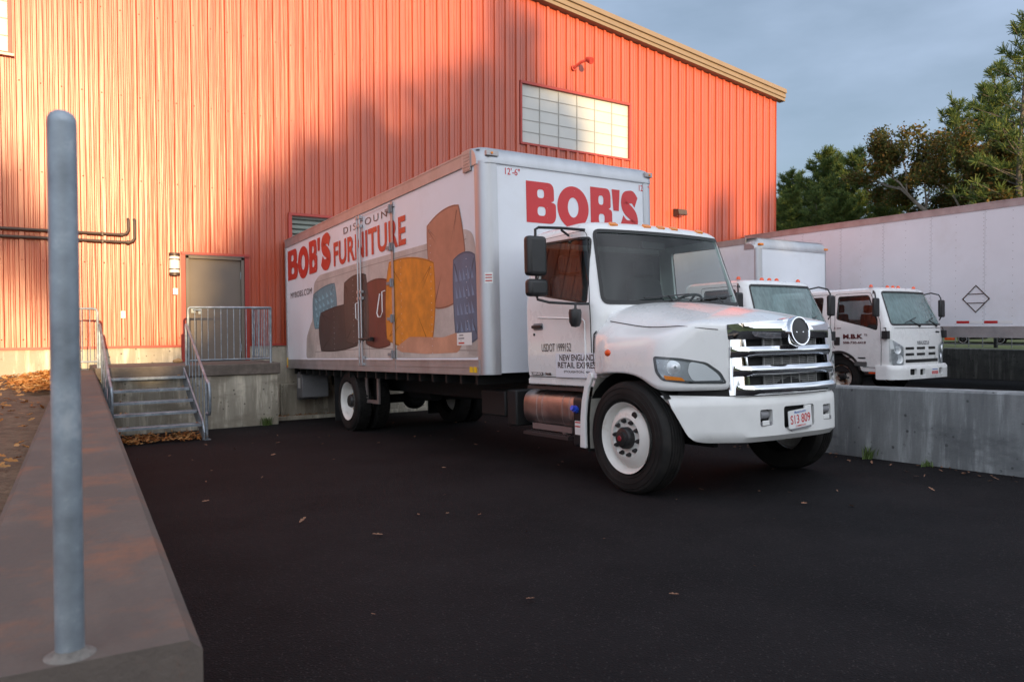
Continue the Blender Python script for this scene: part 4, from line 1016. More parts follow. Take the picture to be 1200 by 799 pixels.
# mirrors
def mirror(mir):
    f_ = (lambda p: Vector((2*CX-p[0], p[1], p[2]))) if mir else Vector
    b = MB(); b.tube([f_(p) for p in ((.20, .80, 2.42), (.02, .95, 2.45), (-.17, 1.06, 2.46), (-.20, 1.075, 2.44), (-.20, 1.075, 2.36))], .014, 8); b.tube([f_(p) for p in ((.185, 1.05, 2.40), (.06, 1.0, 2.44))], .012, 8)
    b.tube([f_(p) for p in ((-.20, 1.075, 1.80), (-.20, 1.06, 1.755), (-.14, .95, 1.72), (.0, .72, 1.695), (.09, .62, 1.69))], .013, 8); b.tube([f_((-.20, 1.075, 2.44)), f_((-.20, 1.075, 1.78))], .013, 8)
    mr = b.build('mirror_arm', M_black, T)
    b = MB(); b.box(tuple(min(a, c) for a, c in zip(f_((-.32, 1.02, 1.985)), f_((-.09, 1.13, 2.375)))), tuple(max(a, c) for a, c in zip(f_((-.32, 1.02, 1.985)), f_((-.09, 1.13, 2.375))))); q = b.build('mirror_head', M_black, None, bevel=.042, seg=4); q.parent = mr
    b = MB(); b.box(tuple(min(a, c) for a, c in zip(f_((-.315, 1.02, 1.785)), f_((-.085, 1.13, 1.955)))), tuple(max(a, c) for a, c in zip(f_((-.315, 1.02, 1.785)), f_((-.085, 1.13, 1.955))))); q = b.build('convex_head', M_black, None, bevel=.04, seg=4); q.parent = mr
    b = MB(); b.tube([f_((.0, .72, 1.695)), f_((-.02, .70, 1.62))], .012, 8); c_ = f_((-.03, .69, 1.57)); b.lathe([(0, -.10), (.04, -.09), (.058, -.05), (.062, .04), (.055, .07), (0, .078)], c_, (0, 0, 1), 20); q = b.build('spot_mirror', M_black, None, smooth=45); q.parent = mr
mirror(0)
# wheels
frontrim = [(.303, .012), (.312, .0), (.306, .004), (.292, .02), (.278, .045), (.268, .075), (.258, .062), (.235, .036), (.20, .018), (.175, .012), (.165, .030), (.155, .034), (.05, .034)]
hubf = [(.095, .036), (.095, -.012), (.085, -.028), (.062, -.034), (.058, -.055), (.03, -.060), (0, -.061)]
for x, o_ in ((0, -1), (2*CX, 1)):
    w_ = wheel('front_wheel', T, x, .06, .483, .492, .27, .30, frontrim, .148, 10, .022, hubf, o_)
    b = MB(); b.lathe([(0, .066), (.022, .065), (.026, .058)], (x, .06, .483), (o_, 0, 0), 16); q = b.build('hub_cap', mat('dull_red_cap', (.25, .02, .03), .4), None); q.parent = w_
    b = MB(); c_ = Vector((x-o_*.03, .06, .483)); b.lathe([(.0, .008), (.03, .008), (.032, .0)], c_+Vector((0, -.10, .20)), (o_, 0, 0), 18); q = b.build('hand_hole', M_dark, None); q.parent = w_; q.data.transform(Matrix.Translation((0, 0, 0)))
rearrim = [(.303, .012), (.312, .0), (.306, .004), (.292, .02), (.28, .06), (.268, .13), (.25, .15), (.2, .165), (.05, .165)]
hubr = [(.11, .165), (.11, .06), (.09, .03), (.0, .03)]
M_brass = mat('yellowed_lug_nut', (.45, .30, .08), .5, .4)
for x, o_ in ((-.05, -1), (.265, -1), (2.35, 1), (2.035, 1)):
    wheel('rear_wheel', T, x, 6.868, .483, .485, .265, .30, rearrim, .148, 10, .15, hubr, o_, tread='lug', lug_mat=M_brass)
# chassis
b = MB(); b.box((.72, -.6, .62), (.80, 9.9, .88)); b.box((1.50, -.6, .62), (1.58, 9.9, .88)); b.box((.78, .9, .66), (1.52, 1.0, .8)); b.box((.78, 4, .66), (1.52, 4.1, .84)); b.box((.78, 8.5, .66), (1.52, 8.6, .84)); b.build('chassis_frame', M_dark, T, smooth=0)
b = MB(); b.cyl((.2, .06, .44), (2.1, .06, .44), .05, 12); b.cyl((.2, 6.868, .483), (2.1, 6.868, .483), .075, 14); b.lathe([(.0, -.2), (.12, -.17), (.2, -.05), (.2, .05), (.12, .17), (0, .2)], (1.15, 6.868, .483), (0, 1, 0), 20)
b.cyl((1.15, 1.0, .72), (1.15, 6.7, .52), .05, 12); b.box((.85, -.45, .45), (1.45, 1.3, 1.0)); b.cyl((.95, 5.6, .62), (.95, 6.4, .62), .13, 14); b.cyl((1.35, 2.4, .6), (1.35, 3.6, .6), .16, 16); b.build('driveline', M_dark, T)
# fuel tank, steps, urea tank
b = MB(); b.prism(roundp(rect(.17, .46, .64, .83), .15, 8), lambda u, v, w: (u, w, v), .985, 1.93); ft = b.build('fuel_tank', M_tank, T, bevel=.018, smooth=50)
for y in (1.10, 1.22, 1.58, 1.68):
    b = MB(); ol = grow(roundp(rect(.17, .46, .64, .83), .15, 8), .004); b.prism(ol, lambda u, v, w: (u, w, v), y-.012, y+.012); q = b.build('rib', M_tank, None, smooth=50); q.parent = ft
def step_(z, y0, y1, x0, x1):
    b = MB(); b.box((x0, y0, z-.035), (x1, y1, z-.004))
    for i in range(int((y1-y0)/.05)):
        for k in range(3): b.box((x0+.02+k*.06, y0+.012+i*.05, z-.006), (x0+.05+k*.06, y0+.036+i*.05, z+.008))
    return b.build('step', mat('step_grating', (.10, .085, .085), .5, .7), T, smooth=0)
step_(.885, .80, 1.80, .15, .34); step_(.395, 1.05, 1.86, .12, .30)
b = MB(); b.box((.19, 1.08, .42), (.21, 1.78, .48)); b.box((.2, 1.2, .40), (.4, 1.25, .46)); b.build('step_bracket', mat('step_bracket_grey', (.3, .24, .23), .5, .6), T, smooth=0)
b = MB(); b.prism(roundp(rect(.12, .30, .50, .80), .05), lambda u, v, w: (u, w, v), .715, .965); dt = b.build('urea_tank', M_black, T, bevel=.02, smooth=50)
b = MB(); b.tube([(.155, .90, .66), (.09, .90, .685)], .036, 8); b.tube([(.09, .90, .685), (.06, .90, .697)], .026, 8); q = b.build('cap', M_blue, None, smooth=30); q.parent = dt
b = MB(); b.add([(.1175, .93, .43), (.1175, .80, .43), (.1175, .80, .565), (.1175, .93, .565)], [(0, 1, 2, 3)]); q = b.build('warning_sticker', M_stick, None, smooth=0); q.parent = dt
b = MB()
for z in (.545, .505): b.add([(.1165, .925, z), (.1165, .805, z), (.1165, .805, z+.012), (.1165, .925, z+.012)], [(0, 1, 2, 3)])
q = b.build('sticker_stripe', M_reflred, None, smooth=0); q.parent = dt
b = MB(); b.box((.16, 2.05, .42), (.55, 2.25, .82)); b.box((.2, 2.35, .5), (.6, 2.9, .8)); b.build('battery_box', M_dark, T, bevel=.02)

# ---- cargo box
BX0, BX1, BY0, BY1, BZ0, BZ1 = -.12, 2.44, 2.2, 10.06, .99, 3.56
RC = .135
b = MB(); b.add([(BX0+.003, BY0+RC, BZ0+.1), (BX0+.003, BY1, BZ0+.1), (BX0+.003, BY1, 3.42), (BX0+.003, BY0+RC, 3.42)], [(3, 2, 1, 0)])
b.add([(BX1-.003, BY0+RC, BZ0+.1), (BX1-.003, BY1, BZ0+.1), (BX1-.003, BY1, 3.42), (BX1-.003, BY0+RC, 3.42)], [(0, 1, 2, 3)])
b.add([(BX0, BY0+.1, BZ1-.03), (BX1, BY0+.1, BZ1-.03), (BX1, BY1, BZ1-.03), (BX0, BY1, BZ1-.03)], [(0, 1, 2, 3)])
b.add([(BX0+.01, BY0+.02, BZ0+.02), (BX1-.01, BY0+.02, BZ0+.02), (BX1-.01, BY1, BZ0+.02), (BX0+.01, BY1, BZ0+.02)], [(3, 2, 1, 0)])
b.add([(BX0, BY1, BZ0), (BX1, BY1, BZ0), (BX1, BY1, BZ1-.03), (BX0, BY1, BZ1-.03)], [(0, 1, 2, 3)])
b.add([(BX0+RC, BY0+.003, BZ0+.02), (BX1-RC, BY0+.003, BZ0+.02), (BX1-RC, BY0+.003, 3.42), (BX0+RC, BY0+.003, 3.42)], [(0, 1, 2, 3)])
rv = random.Random(2)
def rivet(b, p, ax, s=.006):
    x, y, z = p
    if ax == 'x': b.add([(x, y-s, z-s), (x, y+s, z-s), (x, y+s, z+s), (x, y-s, z+s), (x-.004, y, z)], [(0, 1, 4), (1, 2, 4), (2, 3, 4), (3, 0, 4)])
    else: b.add([(x-s, y, z-s), (x+s, y, z-s), (x+s, y, z+s), (x-s, y, z+s), (x, y-.004, z)], [(0, 1, 4), (1, 2, 4), (2, 3, 4), (3, 0, 4)])
for x in (.07, .75, 1.15, 1.55, 2.25):
    for k in range(19): rivet(b, (x, BY0+.003, 1.12+k*.12), 'y')
for k in range(8): rivet(b, (.2+k*.27, BY0+.003, 1.085), 'y')
CB = b.build('cargo_box', M_white2, T, smooth=0)
def sub(b, name, m, **k):
    q = b.build(name, m, None, **k); q.parent = CB; return q
for mir in (0, 1):
    f_ = (lambda x: BX0+BX1-x) if mir else (lambda x: x)
    b = MB(); rows = []
    for z in (BZ0+.005, 3.395): rows.append([(f_(BX0-.004+RC*(1-cos(a))), BY0-.004+RC*(1-sin(a)), z) for a in [radians(90*i/10) for i in range(11)]]+[(f_(BX0+RC+.05), BY0-.004, z)])
    rows = [[(f_(BX0-.004), BY0+RC+.05, z)]+r for r, z in zip(rows, (BZ0+.005, 3.395))]
    b.grid(rows if not mir else rows[::-1]); b.box((min(f_(BX0-.001), f_(BX0+.01)), BY0+RC+.05, BZ0+.02), (max(f_(BX0-.001), f_(BX0+.01)), BY0+RC+.055, 3.38))
    sub(b, 'corner_post', M_alu, smooth=40)
# rounded front cap
b = MB(); rows = []; RZ = .165; N_ = 40
for i in range(13):
    a = radians(90*i/12); row = []
    for k in range(N_+1):
        x = BX0-.012+(BX1-BX0+.024)*k/N_
        e = min(x-BX0+.012, BX1+.012-x); yb = 0 if e > RC else RC-sqrt(max(0, RC*RC-(RC-e)**2))
        row.append((x, BY0-.014+yb+RZ*(1-cos(a)), 3.39+RZ*1.08*sin(a)))
    rows.append(row)
rows = [[(p[0], p[1], 3.365) for p in rows[0]]]+rows+[[(p[0], BY0+.45, p[2]) for p in rows[-1]]]
b.grid(rows)
for i in range(2): 
    x = (BX0-.012, BX1+.012)[i]; sec = [r_[0 if i == 0 else -1] for r_ in rows]; o_ = len(b.v); b.add(sec+[(x, BY0+.45, 3.365)], [tuple(range(len(sec)+1))])
for k in range(46): rivet(b, (BX0+.16+k*.0505, BY0-.0145, 3.378), 'y', .005)
sub(b, 'front_cap', M_alu, smooth=50)
# dents are in the bump; marker lamps in the cap corners
for x in (BX0+.10, BX1-.10):
    b = MB(); b.box((x-.06, BY0-.028, 3.44), (x+.10 if x < 1 else x+.06, BY0+.02, 3.50)); sub(b, 'lamp_housing', M_alu_rail, smooth=0, bevel=.006)
    b = MB(); b.lathe([(0, .012), (.014, .008), (.016, 0)], (x+.01, BY0-.028, 3.47), (0, -1, 0), 14); sub(b, 'marker_lamp', M_amber)
for mir in (0, 1):
    f_ = (lambda x: BX0+BX1-x) if mir else (lambda x: x)
    def bx(b, x0, y0, z0, x1, y1, z1): b.box((min(f_(x0), f_(x1)), y0, z0), (max(f_(x0), f_(x1)), y1, z1))
    b = MB(); bx(b, BX0-.012, BY0+.45, 3.40, BX0+.03, BY1, 3.545); bx(b, BX0-.017, BY0+.43, 3.525, BX0+.04, BY1+.001, 3.55); bx(b, BX0-.016, BY0+.43, 3.388, BX0+.02, BY1+.002, 3.402); sub(b, 'top_rail', M_alu_rail, smooth=0, bevel=.003)
    b = MB(); bx(b, BX0-.012, BY0+RC+.02, BZ0, BX0+.03, BY1+.003, 1.165)
    for z in (1.0, 1.075, 1.15): bx(b, BX0-.018, BY0+RC+.02, z, BX0-.011, BY1+.002, z+.016)
    for k in range(64): rivet(b, (f_(BX0-.0125), BY0+.25+k*.122, 1.05), 'x', .006)
    sub(b, 'bottom_rail', M_alu_rail, smooth=0)
    for k, m in ((BY0+.20, M_yellow), (BY0+.29, M_yellow)):
        b = MB(); bx(b, BX0-.020, k, 1.02, BX0-.0115, k+.07, 1.085); sub(b, 'reflector', m, smooth=0)
    b = MB(); bx(b, BX0-.02, BY1-.08, 1.01, BX0-.0115, BY1-.02, 1.2); sub(b, 'reflector', M_yellow, smooth=0)
    b = MB(); bx(b, BX0-.024, BY1-.06, 1.0, BX0-.0115, BY1-.0, 1.05); sub(b, 'reflector', M_reflred, smooth=0)
    b = MB(); bx(b, BX0-.016, BY1-.05, 1.17, BX0+.01, BY1+.004, 3.40); sub(b, 'rear_frame', M_alu_rail, smooth=0)
# small grille plate at the front end of the side rail
b = MB(); b.box((BX0-.020, BY0+.24, 3.32), (BX0-.006, BY0+.42, 3.56))
for k in range(6): b.box((BX0-.024, BY0+.25, 3.335+k*.036), (BX0-.019, BY0+.41, 3.347+k*.036))
sub(b, 'rail_bracket', M_alu_rail, smooth=0)

def heavy(b, ch, fn, step=.2):
    """chunky poster letters drawn in a unit box"""
    f = lambda u, v: fn(u, v)
    if ch == 'B':
        o = roundp([(0, 0), (0, 1), (.94, 1), (.94, .56), (.83, .53), (1, .50), (1, 0)], [0, 0, .30, .16, .03, .14, .34], 7)
        b.sheet(o, [roundp(rect(.37, .61, .60, .82), .09, 5), roundp(rect(.37, .18, .64, .40), .10, 5)], f, step)
    elif ch == 'O':
        el = lambda rx, ry: [(.5+rx*cos(2*pi*i/40), .5+ry*sin(2*pi*i/40)) for i in range(40)]
        b.sheet(el(.5, .5), [el(.17, .235)], f, step)
    elif ch == "'":
        b.sheet([(0, 1), (.16, 0), (.84, 0), (1, 1)], [], f, step)
    elif ch == 'S':
        ctl = [(.90, .73), (.70, .85), (.46, .845), (.26, .80), (.22, .67), (.34, .57), (.58, .48), (.76, .38), (.80, .26), (.66, .165), (.44, .145), (.24, .18), (.06, .29)]
        P = []
        for i in range(len(ctl)-1):
            p0 = Vector(ctl[max(0, i-1)]); p1 = Vector(ctl[i]); p2 = Vector(ctl[i+1]); p3 = Vector(ctl[min(len(ctl)-1, i+2)])
            for k in range(4):
                t = k/4; P.append(.5*((2*p1)+(p2-p0)*t+(2*p0-5*p1+4*p2-p3)*t*t+(3*p1-p0-3*p2+p3)*t**3))
        P.append(Vector(ctl[-1])); A = []; Bq = []
        for i, p in enumerate(P):
            d = (P[min(i+1, len(P)-1)]-P[max(i-1, 0)]); nn = Vector((-d.y, d.x)); nn.normalize(); k = i/(len(P)-1)
            hw = .145+.02*sin(pi*k); q = nn*hw; q.x *= 1.15; A.append(p+q); Bq.append(p-q)
        xs_ = [q.x for q in A+Bq]; ys_ = [q.y for q in A+Bq]; x0, x1, y0, y1 = min(xs_), max(xs_), min(ys_), max(ys_)
        g = lambda q: f((q.x-x0)/(x1-x0), (q.y-y0)/(y1-y0))
        n = len(A); b.add([g(q) for q in A]+[g(q) for q in Bq], [(i, i+1, n+i+1, n+i) for i in range(n-1)])
# printed sofa picture and lettering on the near side
SX = BX0-.0005
def side_poly(pts, layer, r=.05): 
    b = MB(); b.sheet(roundp(pts, r), [], lambda u, v: Vector((SX-.0003*layer, u, v)), .6, flip=True); return b
def vin(name, c, **k): return mat('print_'+name, c, .45, var=.26, vscale=k.pop('vs', 2.2), **k)
V_sofa = vin('sofa_linen', (.46, .42, .39), dirt=(.40, .36, .33), dscale=45); V_seat = vin('sofa_seat', (.50, .465, .43)); V_arm = vin('sofa_arm', (.41, .375, .345))
PIC = [
 ('printed_sofa', V_sofa, [(8.82, 1.19), (8.74, 1.58), (8.41, 1.87), (8.27, 2.54), (7.97, 2.65), (6.05, 2.66), (3.65, 2.64), (2.67, 2.69), (2.45, 2.62), (2.36, 2.33), (2.36, 1.19)], 1, .1),
 ('printed_seat', V_seat, [(8.3, 1.42), (5.77, 1.46), (3.71, 1.40), (2.37, 1.36), (2.37, 1.195), (8.31, 1.195)], 3, .04),
 ('printed_arm', V_arm, [(8.81, 1.195), (8.77, 1.57), (8.47, 1.84), (8.12, 1.93), (8.04, 1.64), (8.26, 1.195)], 4, .08),
 ('printed_arm', V_arm, [(2.72, 1.85), (2.50, 1.97), (2.37, 1.89), (2.37, 1.195), (2.66, 1.24)], 4, .08),
 ('printed_throw', vin('peach', (.50, .255, .165), vs=2.), [(4.68, 1.33), (4.22, 1.47), (3.23, 1.44), (2.87, 1.49), (2.71, 1.38), (2.86, 1.25), (3.72, 1.24), (4.51, 1.27)], 10, .06),
]
def pillow(c, w, h, rot, ear=.05, belly=.30, n=9):
    """outline of a plump square cushion: pointed corners, bowed sides"""
    out = []; K = [(-1, -1), (1, -1), (1, 1), (-1, 1)]
    for i in range(4):
        a = Vector(K[i]); b = Vector(K[(i+1) % 4]); d = b-a; nn = Vector((d.y, -d.x))*.5
        for k in range(n):
            t = k/n; q = a+d*t; e = (2*t-1)**2; q = q*(1-ear*(1-e)*0)+nn*(belly*(1-e)*.5-ear*.25*sin(pi*t)**.5+ear*.5*e)
            x, y = q.x*w/2, q.y*h/2; out.append((c[0]+x*cos(rot)-y*sin(rot), c[1]+x*sin(rot)+y*cos(rot)))
    return out
PL = [
 ('printed_pillow', vin('teal', (.12, .25, .30)), (7.72, 2.08), 1.15, .62, -.10, 5),
 ('printed_cushion', vin('charcoal_brown', (.055, .045, .042), stretch=(1, 3, 1)), (7.05, 1.68), 1.75, .66, -.04, 6),
 ('printed_cushion', vin('dark_brown', (.075, .055, .048), stretch=(1, 3, 1)), (6.20, 1.95), .95, .95, -.06, 7),
 ('printed_cushion', vin('maroon', (.13, .035, .03), stretch=(1, 3, 1)), (5.32, 1.84), .92, .90, .03, 6),
 ('printed_cushion', vin('tan', (.40, .18, .12), vs=2.), (3.12, 2.40), .86, 1.05, -.16, 7),
 ('printed_cushion', vin('orange', (.62, .22, .022), vs=5.), (4.22, 1.92), 1.40, 1.08, .10, 8),
 ('printed_pillow', vin('blue', (.085, .14, .21)), (2.66, 1.88), .52, .95, -.03, 9),
]
for nm, m, c, w_, h_, ro, ly in PL:
    o_ = pillow(c, w_, h_, ro); c0 = m.node_tree.nodes['Principled BSDF'].inputs['Base Color'].default_value
    b = MB(); b.sheet(o_, [], lambda u, v: Vector((SX-.0003*ly, u, v)), .6, flip=True); pq = sub(b, nm, m, smooth=0)
    b = MB(); ol, hl = strip(grow(o_, -.012), .016); b.sheet(ol, hl, lambda u, v: Vector((SX-.0003*(ly+.4), u, v)), .3, flip=True)
    rr = random.Random(int(c[0]*100))
    T_ = lambda x, y: (c[0]+x*w_/2*cos(ro)-y*h_/2*sin(ro), c[1]+x*w_/2*sin(ro)+y*h_/2*cos(ro))
    for kx in (-1, 1):
        for ky in (-1, 1):
            for _ in range(2):      # creases running in from the corners
                e = T_(kx*rr.uniform(.25, .6), ky*rr.uniform(.2, .6)); f0 = T_(kx*.93, ky*rr.uniform(.84, .92)); f1 = T_(kx*rr.uniform(.80, .88), ky*.93)
                g0 = Vector(f0).lerp(Vector(f1), rr.uniform(.2, .6)); dv = (Vector(e)-g0); nv = Vector((-dv.y, dv.x)).normalized()*.010
                b.add([(SX-.0003*(ly+.4), g0.x+nv.x, g0.y+nv.y), (SX-.0003*(ly+.4), g0.x-nv.x, g0.y-nv.y), (SX-.0003*(ly+.4), e[0], e[1])], [(0, 1, 2)])
    sub(b, 'printed_piping', mat(m.name+'_piping', tuple(q*.55 for q in c0[:3]), .5), smooth=0)
    if nm == 'printed_pillow':
        b = MB()
        for i in range(5):
            for j in range(4):
                x = -.72+i*.36+rr.uniform(-.05, .05); y = -.66+j*.42; q = [T_(x-.10, y-.15), T_(x+.12, y-.15), T_(x+.12, y+.15)]; b.add([(SX-.0003*(ly+.4), u, v) for u, v in q], [(0, 1, 2)])
        sub(b, 'printed_triangles', mat(m.name+'_light', tuple(min(1, q*1.75) for q in c0[:3]), .45), smooth=0)
for nm, m, pts, layer, r_ in PIC: sub(side_poly(pts, layer, r_), nm, m, smooth=0)
b = MB()       # seams of the printed sofa: seat front, back cushions, arm edge
def ln(pts, w=.012):
    for (y0, z0), (y1, z1) in zip(pts, pts[1:]):
        d = Vector((y1-y0, z1-z0)); nn = Vector((-d.y, d.x)).normalized()*w/2
        b.add([(SX-.00130, y0+nn.x, z0+nn.y), (SX-.00130, y0-nn.x, z0-nn.y), (SX-.00130, y1-nn.x, z1-nn.y), (SX-.00130, y1+nn.x, z1+nn.y)], [(0, 1, 2, 3)])
ln([(8.28, 1.30), (5.77, 1.33), (2.40, 1.27)]); ln([(5.66, 1.46), (5.62, 2.60)]); ln([(8.10, 2.54), (5.70, 2.57), (2.60, 2.56)], .010); ln([(8.44, 1.22), (8.30, 1.60), (8.16, 1.88)]); ln([(5.66, 1.20), (5.66, 1.42)])
sub(b, 'printed_seam', mat('print_seam', (.27, .24, .22), .5), smooth=0)
LY = 11
def sfn(y0, y1, z0, z1, sl=0., ly=LY): return lambda u, v: (SX-.0003*ly, y0+(y1-y0)*u, z0+(z1-z0)*v+sl*u)
def word(txts, m, name='lettering'):
    b = MB()
    for t, fn, bo, sp in txts: lettering(b, t, fn, bo, sp)
    sub(b, name, m, smooth=0)
M_sidered = mat('red_print', (.50, .035, .022), .4, var=.08)
# the heavy name: each letter slightly taller and shorter in turn
b = MB(); xs0 = [9.90, 9.19, 8.46, 7.99, 7.83]; 
for ch, y0, y1, z0, z1 in (('B', 9.90, 9.24, 2.72, 3.30), ('O', 9.22, 8.55, 2.68, 3.28), ('B', 8.52, 8.05, 2.72, 3.31), ("'", 8.04, 7.88, 3.08, 3.31), ('S', 7.85, 7.33, 2.70, 3.34)):
    heavy(b, ch, sfn(y0, y1, z0, z1))
sub(b, 'lettering', M_sidered, smooth=0)
word([('FURNITURE', sfn(7.18, 4.27, 2.715, 3.115), .028, 1.05)], M_sidered)
word([('DISCOUNT', sfn(6.68, 4.62, 3.19, 3.295), -.004, 1.35)], M_darktext)
word([('MYBOBS.COM', sfn(9.74, 8.40, 2.36, 2.47), 0, 1.1)], M_darktext)
# panel joints of the side skin, as thin raised strips with rivets
b = MB()
for k in range(9):
    y = 2.6+k*.92
    if 4.6 < y < 6.0: continue
    for j in range(24): rivet(b, (BX0-.012, y, 1.25+j*.09), 'x', .0045)
sub(b, 'rivet_line', M_white2, smooth=0)
# side door with lock rods and hinges
b = MB(); ol = rect(4.74, 1.10, 5.93, 3.345); b.sheet(ol, [grow(ol, -.016)], lambda u, v: Vector((BX0-.0155, u, v)), .5, flip=True); b.box((BX0-.018, 4.68, 1.03), (BX0-.0125, 4.745, 3.37)); sub(b, 'door_seam', M_alu_rail, smooth=0)
for y in (5.86, 5.97):
    b = MB(); b.cyl((BX0-.045, y, 1.08), (BX0-.045, y, 3.36), .014, 10); 
    for z in (1.1, 1.2, 2.1, 2.2, 3.2, 3.33): b.box((BX0-.062, y-.03, z-.02), (BX0-.012, y+.03, z+.02))
    sub(b, 'lock_rod', M_alu, smooth=40)
b = MB(); b.cyl((BX0-.07, 5.9, 1.48), (BX0-.07, 5.50, 1.47), .016, 8); b.box((BX0-.075, 5.45, 1.44), (BX0-.02, 5.56, 1.50)); sub(b, 'door_handle', M_black, smooth=0, bevel=.004)
b = MB(); b.tube([(BX0-.012, 5.0, 2.15), (BX0-.06, 5.0, 2.13), (BX0-.06, 5.0, 1.84), (BX0-.06, 5.06, 1.78), (BX0-.06, 5.16, 1.78), (BX0-.06, 5.2, 1.84), (BX0-.012, 5.2, 2.12)], .009, 8); sub(b, 'grab_handle', M_plate, smooth=40)
b = MB(); b.tube([(BX0-.012, 6.08, 2.05), (BX0-.05, 6.08, 2.03), (BX0-.05, 6.08, 1.80), (BX0-.012, 6.08, 1.78)], .009, 8); sub(b, 'grab_handle', M_plate, smooth=40)
for z in (3.27, 2.74, 2.24, 1.74, 1.24):
    b = MB(); b.box((BX0-.03, 4.68, z-.05), (BX0-.012, 4.80, z+.05)); b.cyl((BX0-.035, 4.735, z-.06), (BX0-.035, 4.735, z+.06), .014, 8); b.box((BX0-.026, 4.80, z-.02), (BX0-.012, 4.92, z+.02)); sub(b, 'hinge', M_steelgrey, smooth=0)
# white sticker by the blue pillow, small lettering
b = MB(); b.add([(SX-.0034, 2.88, 1.335), (SX-.0034, 2.52, 1.335), (SX-.0034, 2.52, 1.48), (SX-.0034, 2.88, 1.48)], [(3, 2, 1, 0)]); sub(b, 'sticker', M_stick, smooth=0)
def strokes(rows_, m):
    b = MB()
    for y0, y1, z0, z1 in rows_: b.add([(SX-.0042, y0, z0), (SX-.0042, y1, z0), (SX-.0042, y1, z1), (SX-.0042, y0, z1)], [(0, 1, 2, 3)])
    sub(b, 'sticker_print', m, smooth=0)
strokes([(2.82, 2.72, 1.445, 1.46), (2.84, 2.70, 1.408, 1.424), (2.79, 2.77, 1.385, 1.395)], M_steelgrey); strokes([(2.84, 2.70, 1.352, 1.370)], M_sidered)
b = MB(); a0 = radians(20); px_ = lambda a: (BX0-.0055+RC*(1-cos(a)), BY0-.0055+RC*(1-sin(a)))
rows = [[(*px_(radians(78-40*i/6)), z) for i in range(7)] for z in (2.02, 2.14)]; b.grid(rows); sub(b, 'sticker', M_stick)
b = MB()
for z in (2.105, 2.075, 2.04): rows = [[(px_(radians(74-32*i/6))[0]-.0012, px_(radians(74-32*i/6))[1]-.0012, z+d) for i in range(7)] for d in (0, .012)]; b.grid(rows)
sub(b, 'sticker_text', M_sidered)
# front face lettering
def ffn(x0, x1, z0, z1, d=.0035): return lambda u, v: (x0+(x1-x0)*u, BY0-d+.0035, z0+(z1-z0)*v)
b = MB()
for ch, x0, x1, z0, z1 in (('B', .455, .875, 2.735, 3.215), ('O', .895, 1.365, 2.70, 3.21), ('B', 1.395, 1.735, 2.70, 3.235), ("'", 1.735, 1.865, 2.97, 3.235), ('S', 1.865, 2.16, 2.70, 3.245)): heavy(b, ch, ffn(x0, x1, z0, z1))
sub(b, 'lettering', M_red, smooth=0)
b = MB(); lettering(b, "12'-6\"", ffn(.175, .375, 3.255, 3.335), .008); lettering(b, "12'-6\"", ffn(2.19, 2.36, 3.255, 3.335), .008); sub(b, 'height_marking', M_red, smooth=0)
# underbody of the box
b = MB()
for k in range(20): b.box((BX0+.05, 2.5+k*.38, .88), (BX1-.05, 2.55+k*.38, 1.0))
b.build('cross_member', M_dark, T, smooth=0) 
b = MB()
for y in (5.93, 6.42): b.box((.10, y-.035, .52), (.135, y+.035, .985))
b.box((.10, 5.90, .47), (.135, 6.455, .525)); b.build('side_guard', mat('pinkish_steel', (.28, .24, .23), .5, .6), T, smooth=0, bevel=.005)
b = MB(); b.box((-.02, 9.45, .42), (.50, 9.80, .92)); b.box((.02, 9.80, .36), (.4, 9.95, .8)); lg = b.build('liftgate_box', M_steelgrey, T, smooth=0, bevel=.012)
b = MB(); b.add([(-.0225, 9.72, .60), (-.0225, 9.56, .60), (-.0225, 9.56, .80), (-.0225, 9.72, .80)], [(0, 1, 2, 3)]); q = b.build('sticker', M_stick, None, smooth=0); q.parent = lg
for x0, x1 in ((-.04, .58), (1.72, 2.34)):
    b = MB(); b.box((x0, 7.50, .12), (x1, 7.515, .95)); b.build('mud_flap', M_black, T, smooth=0)
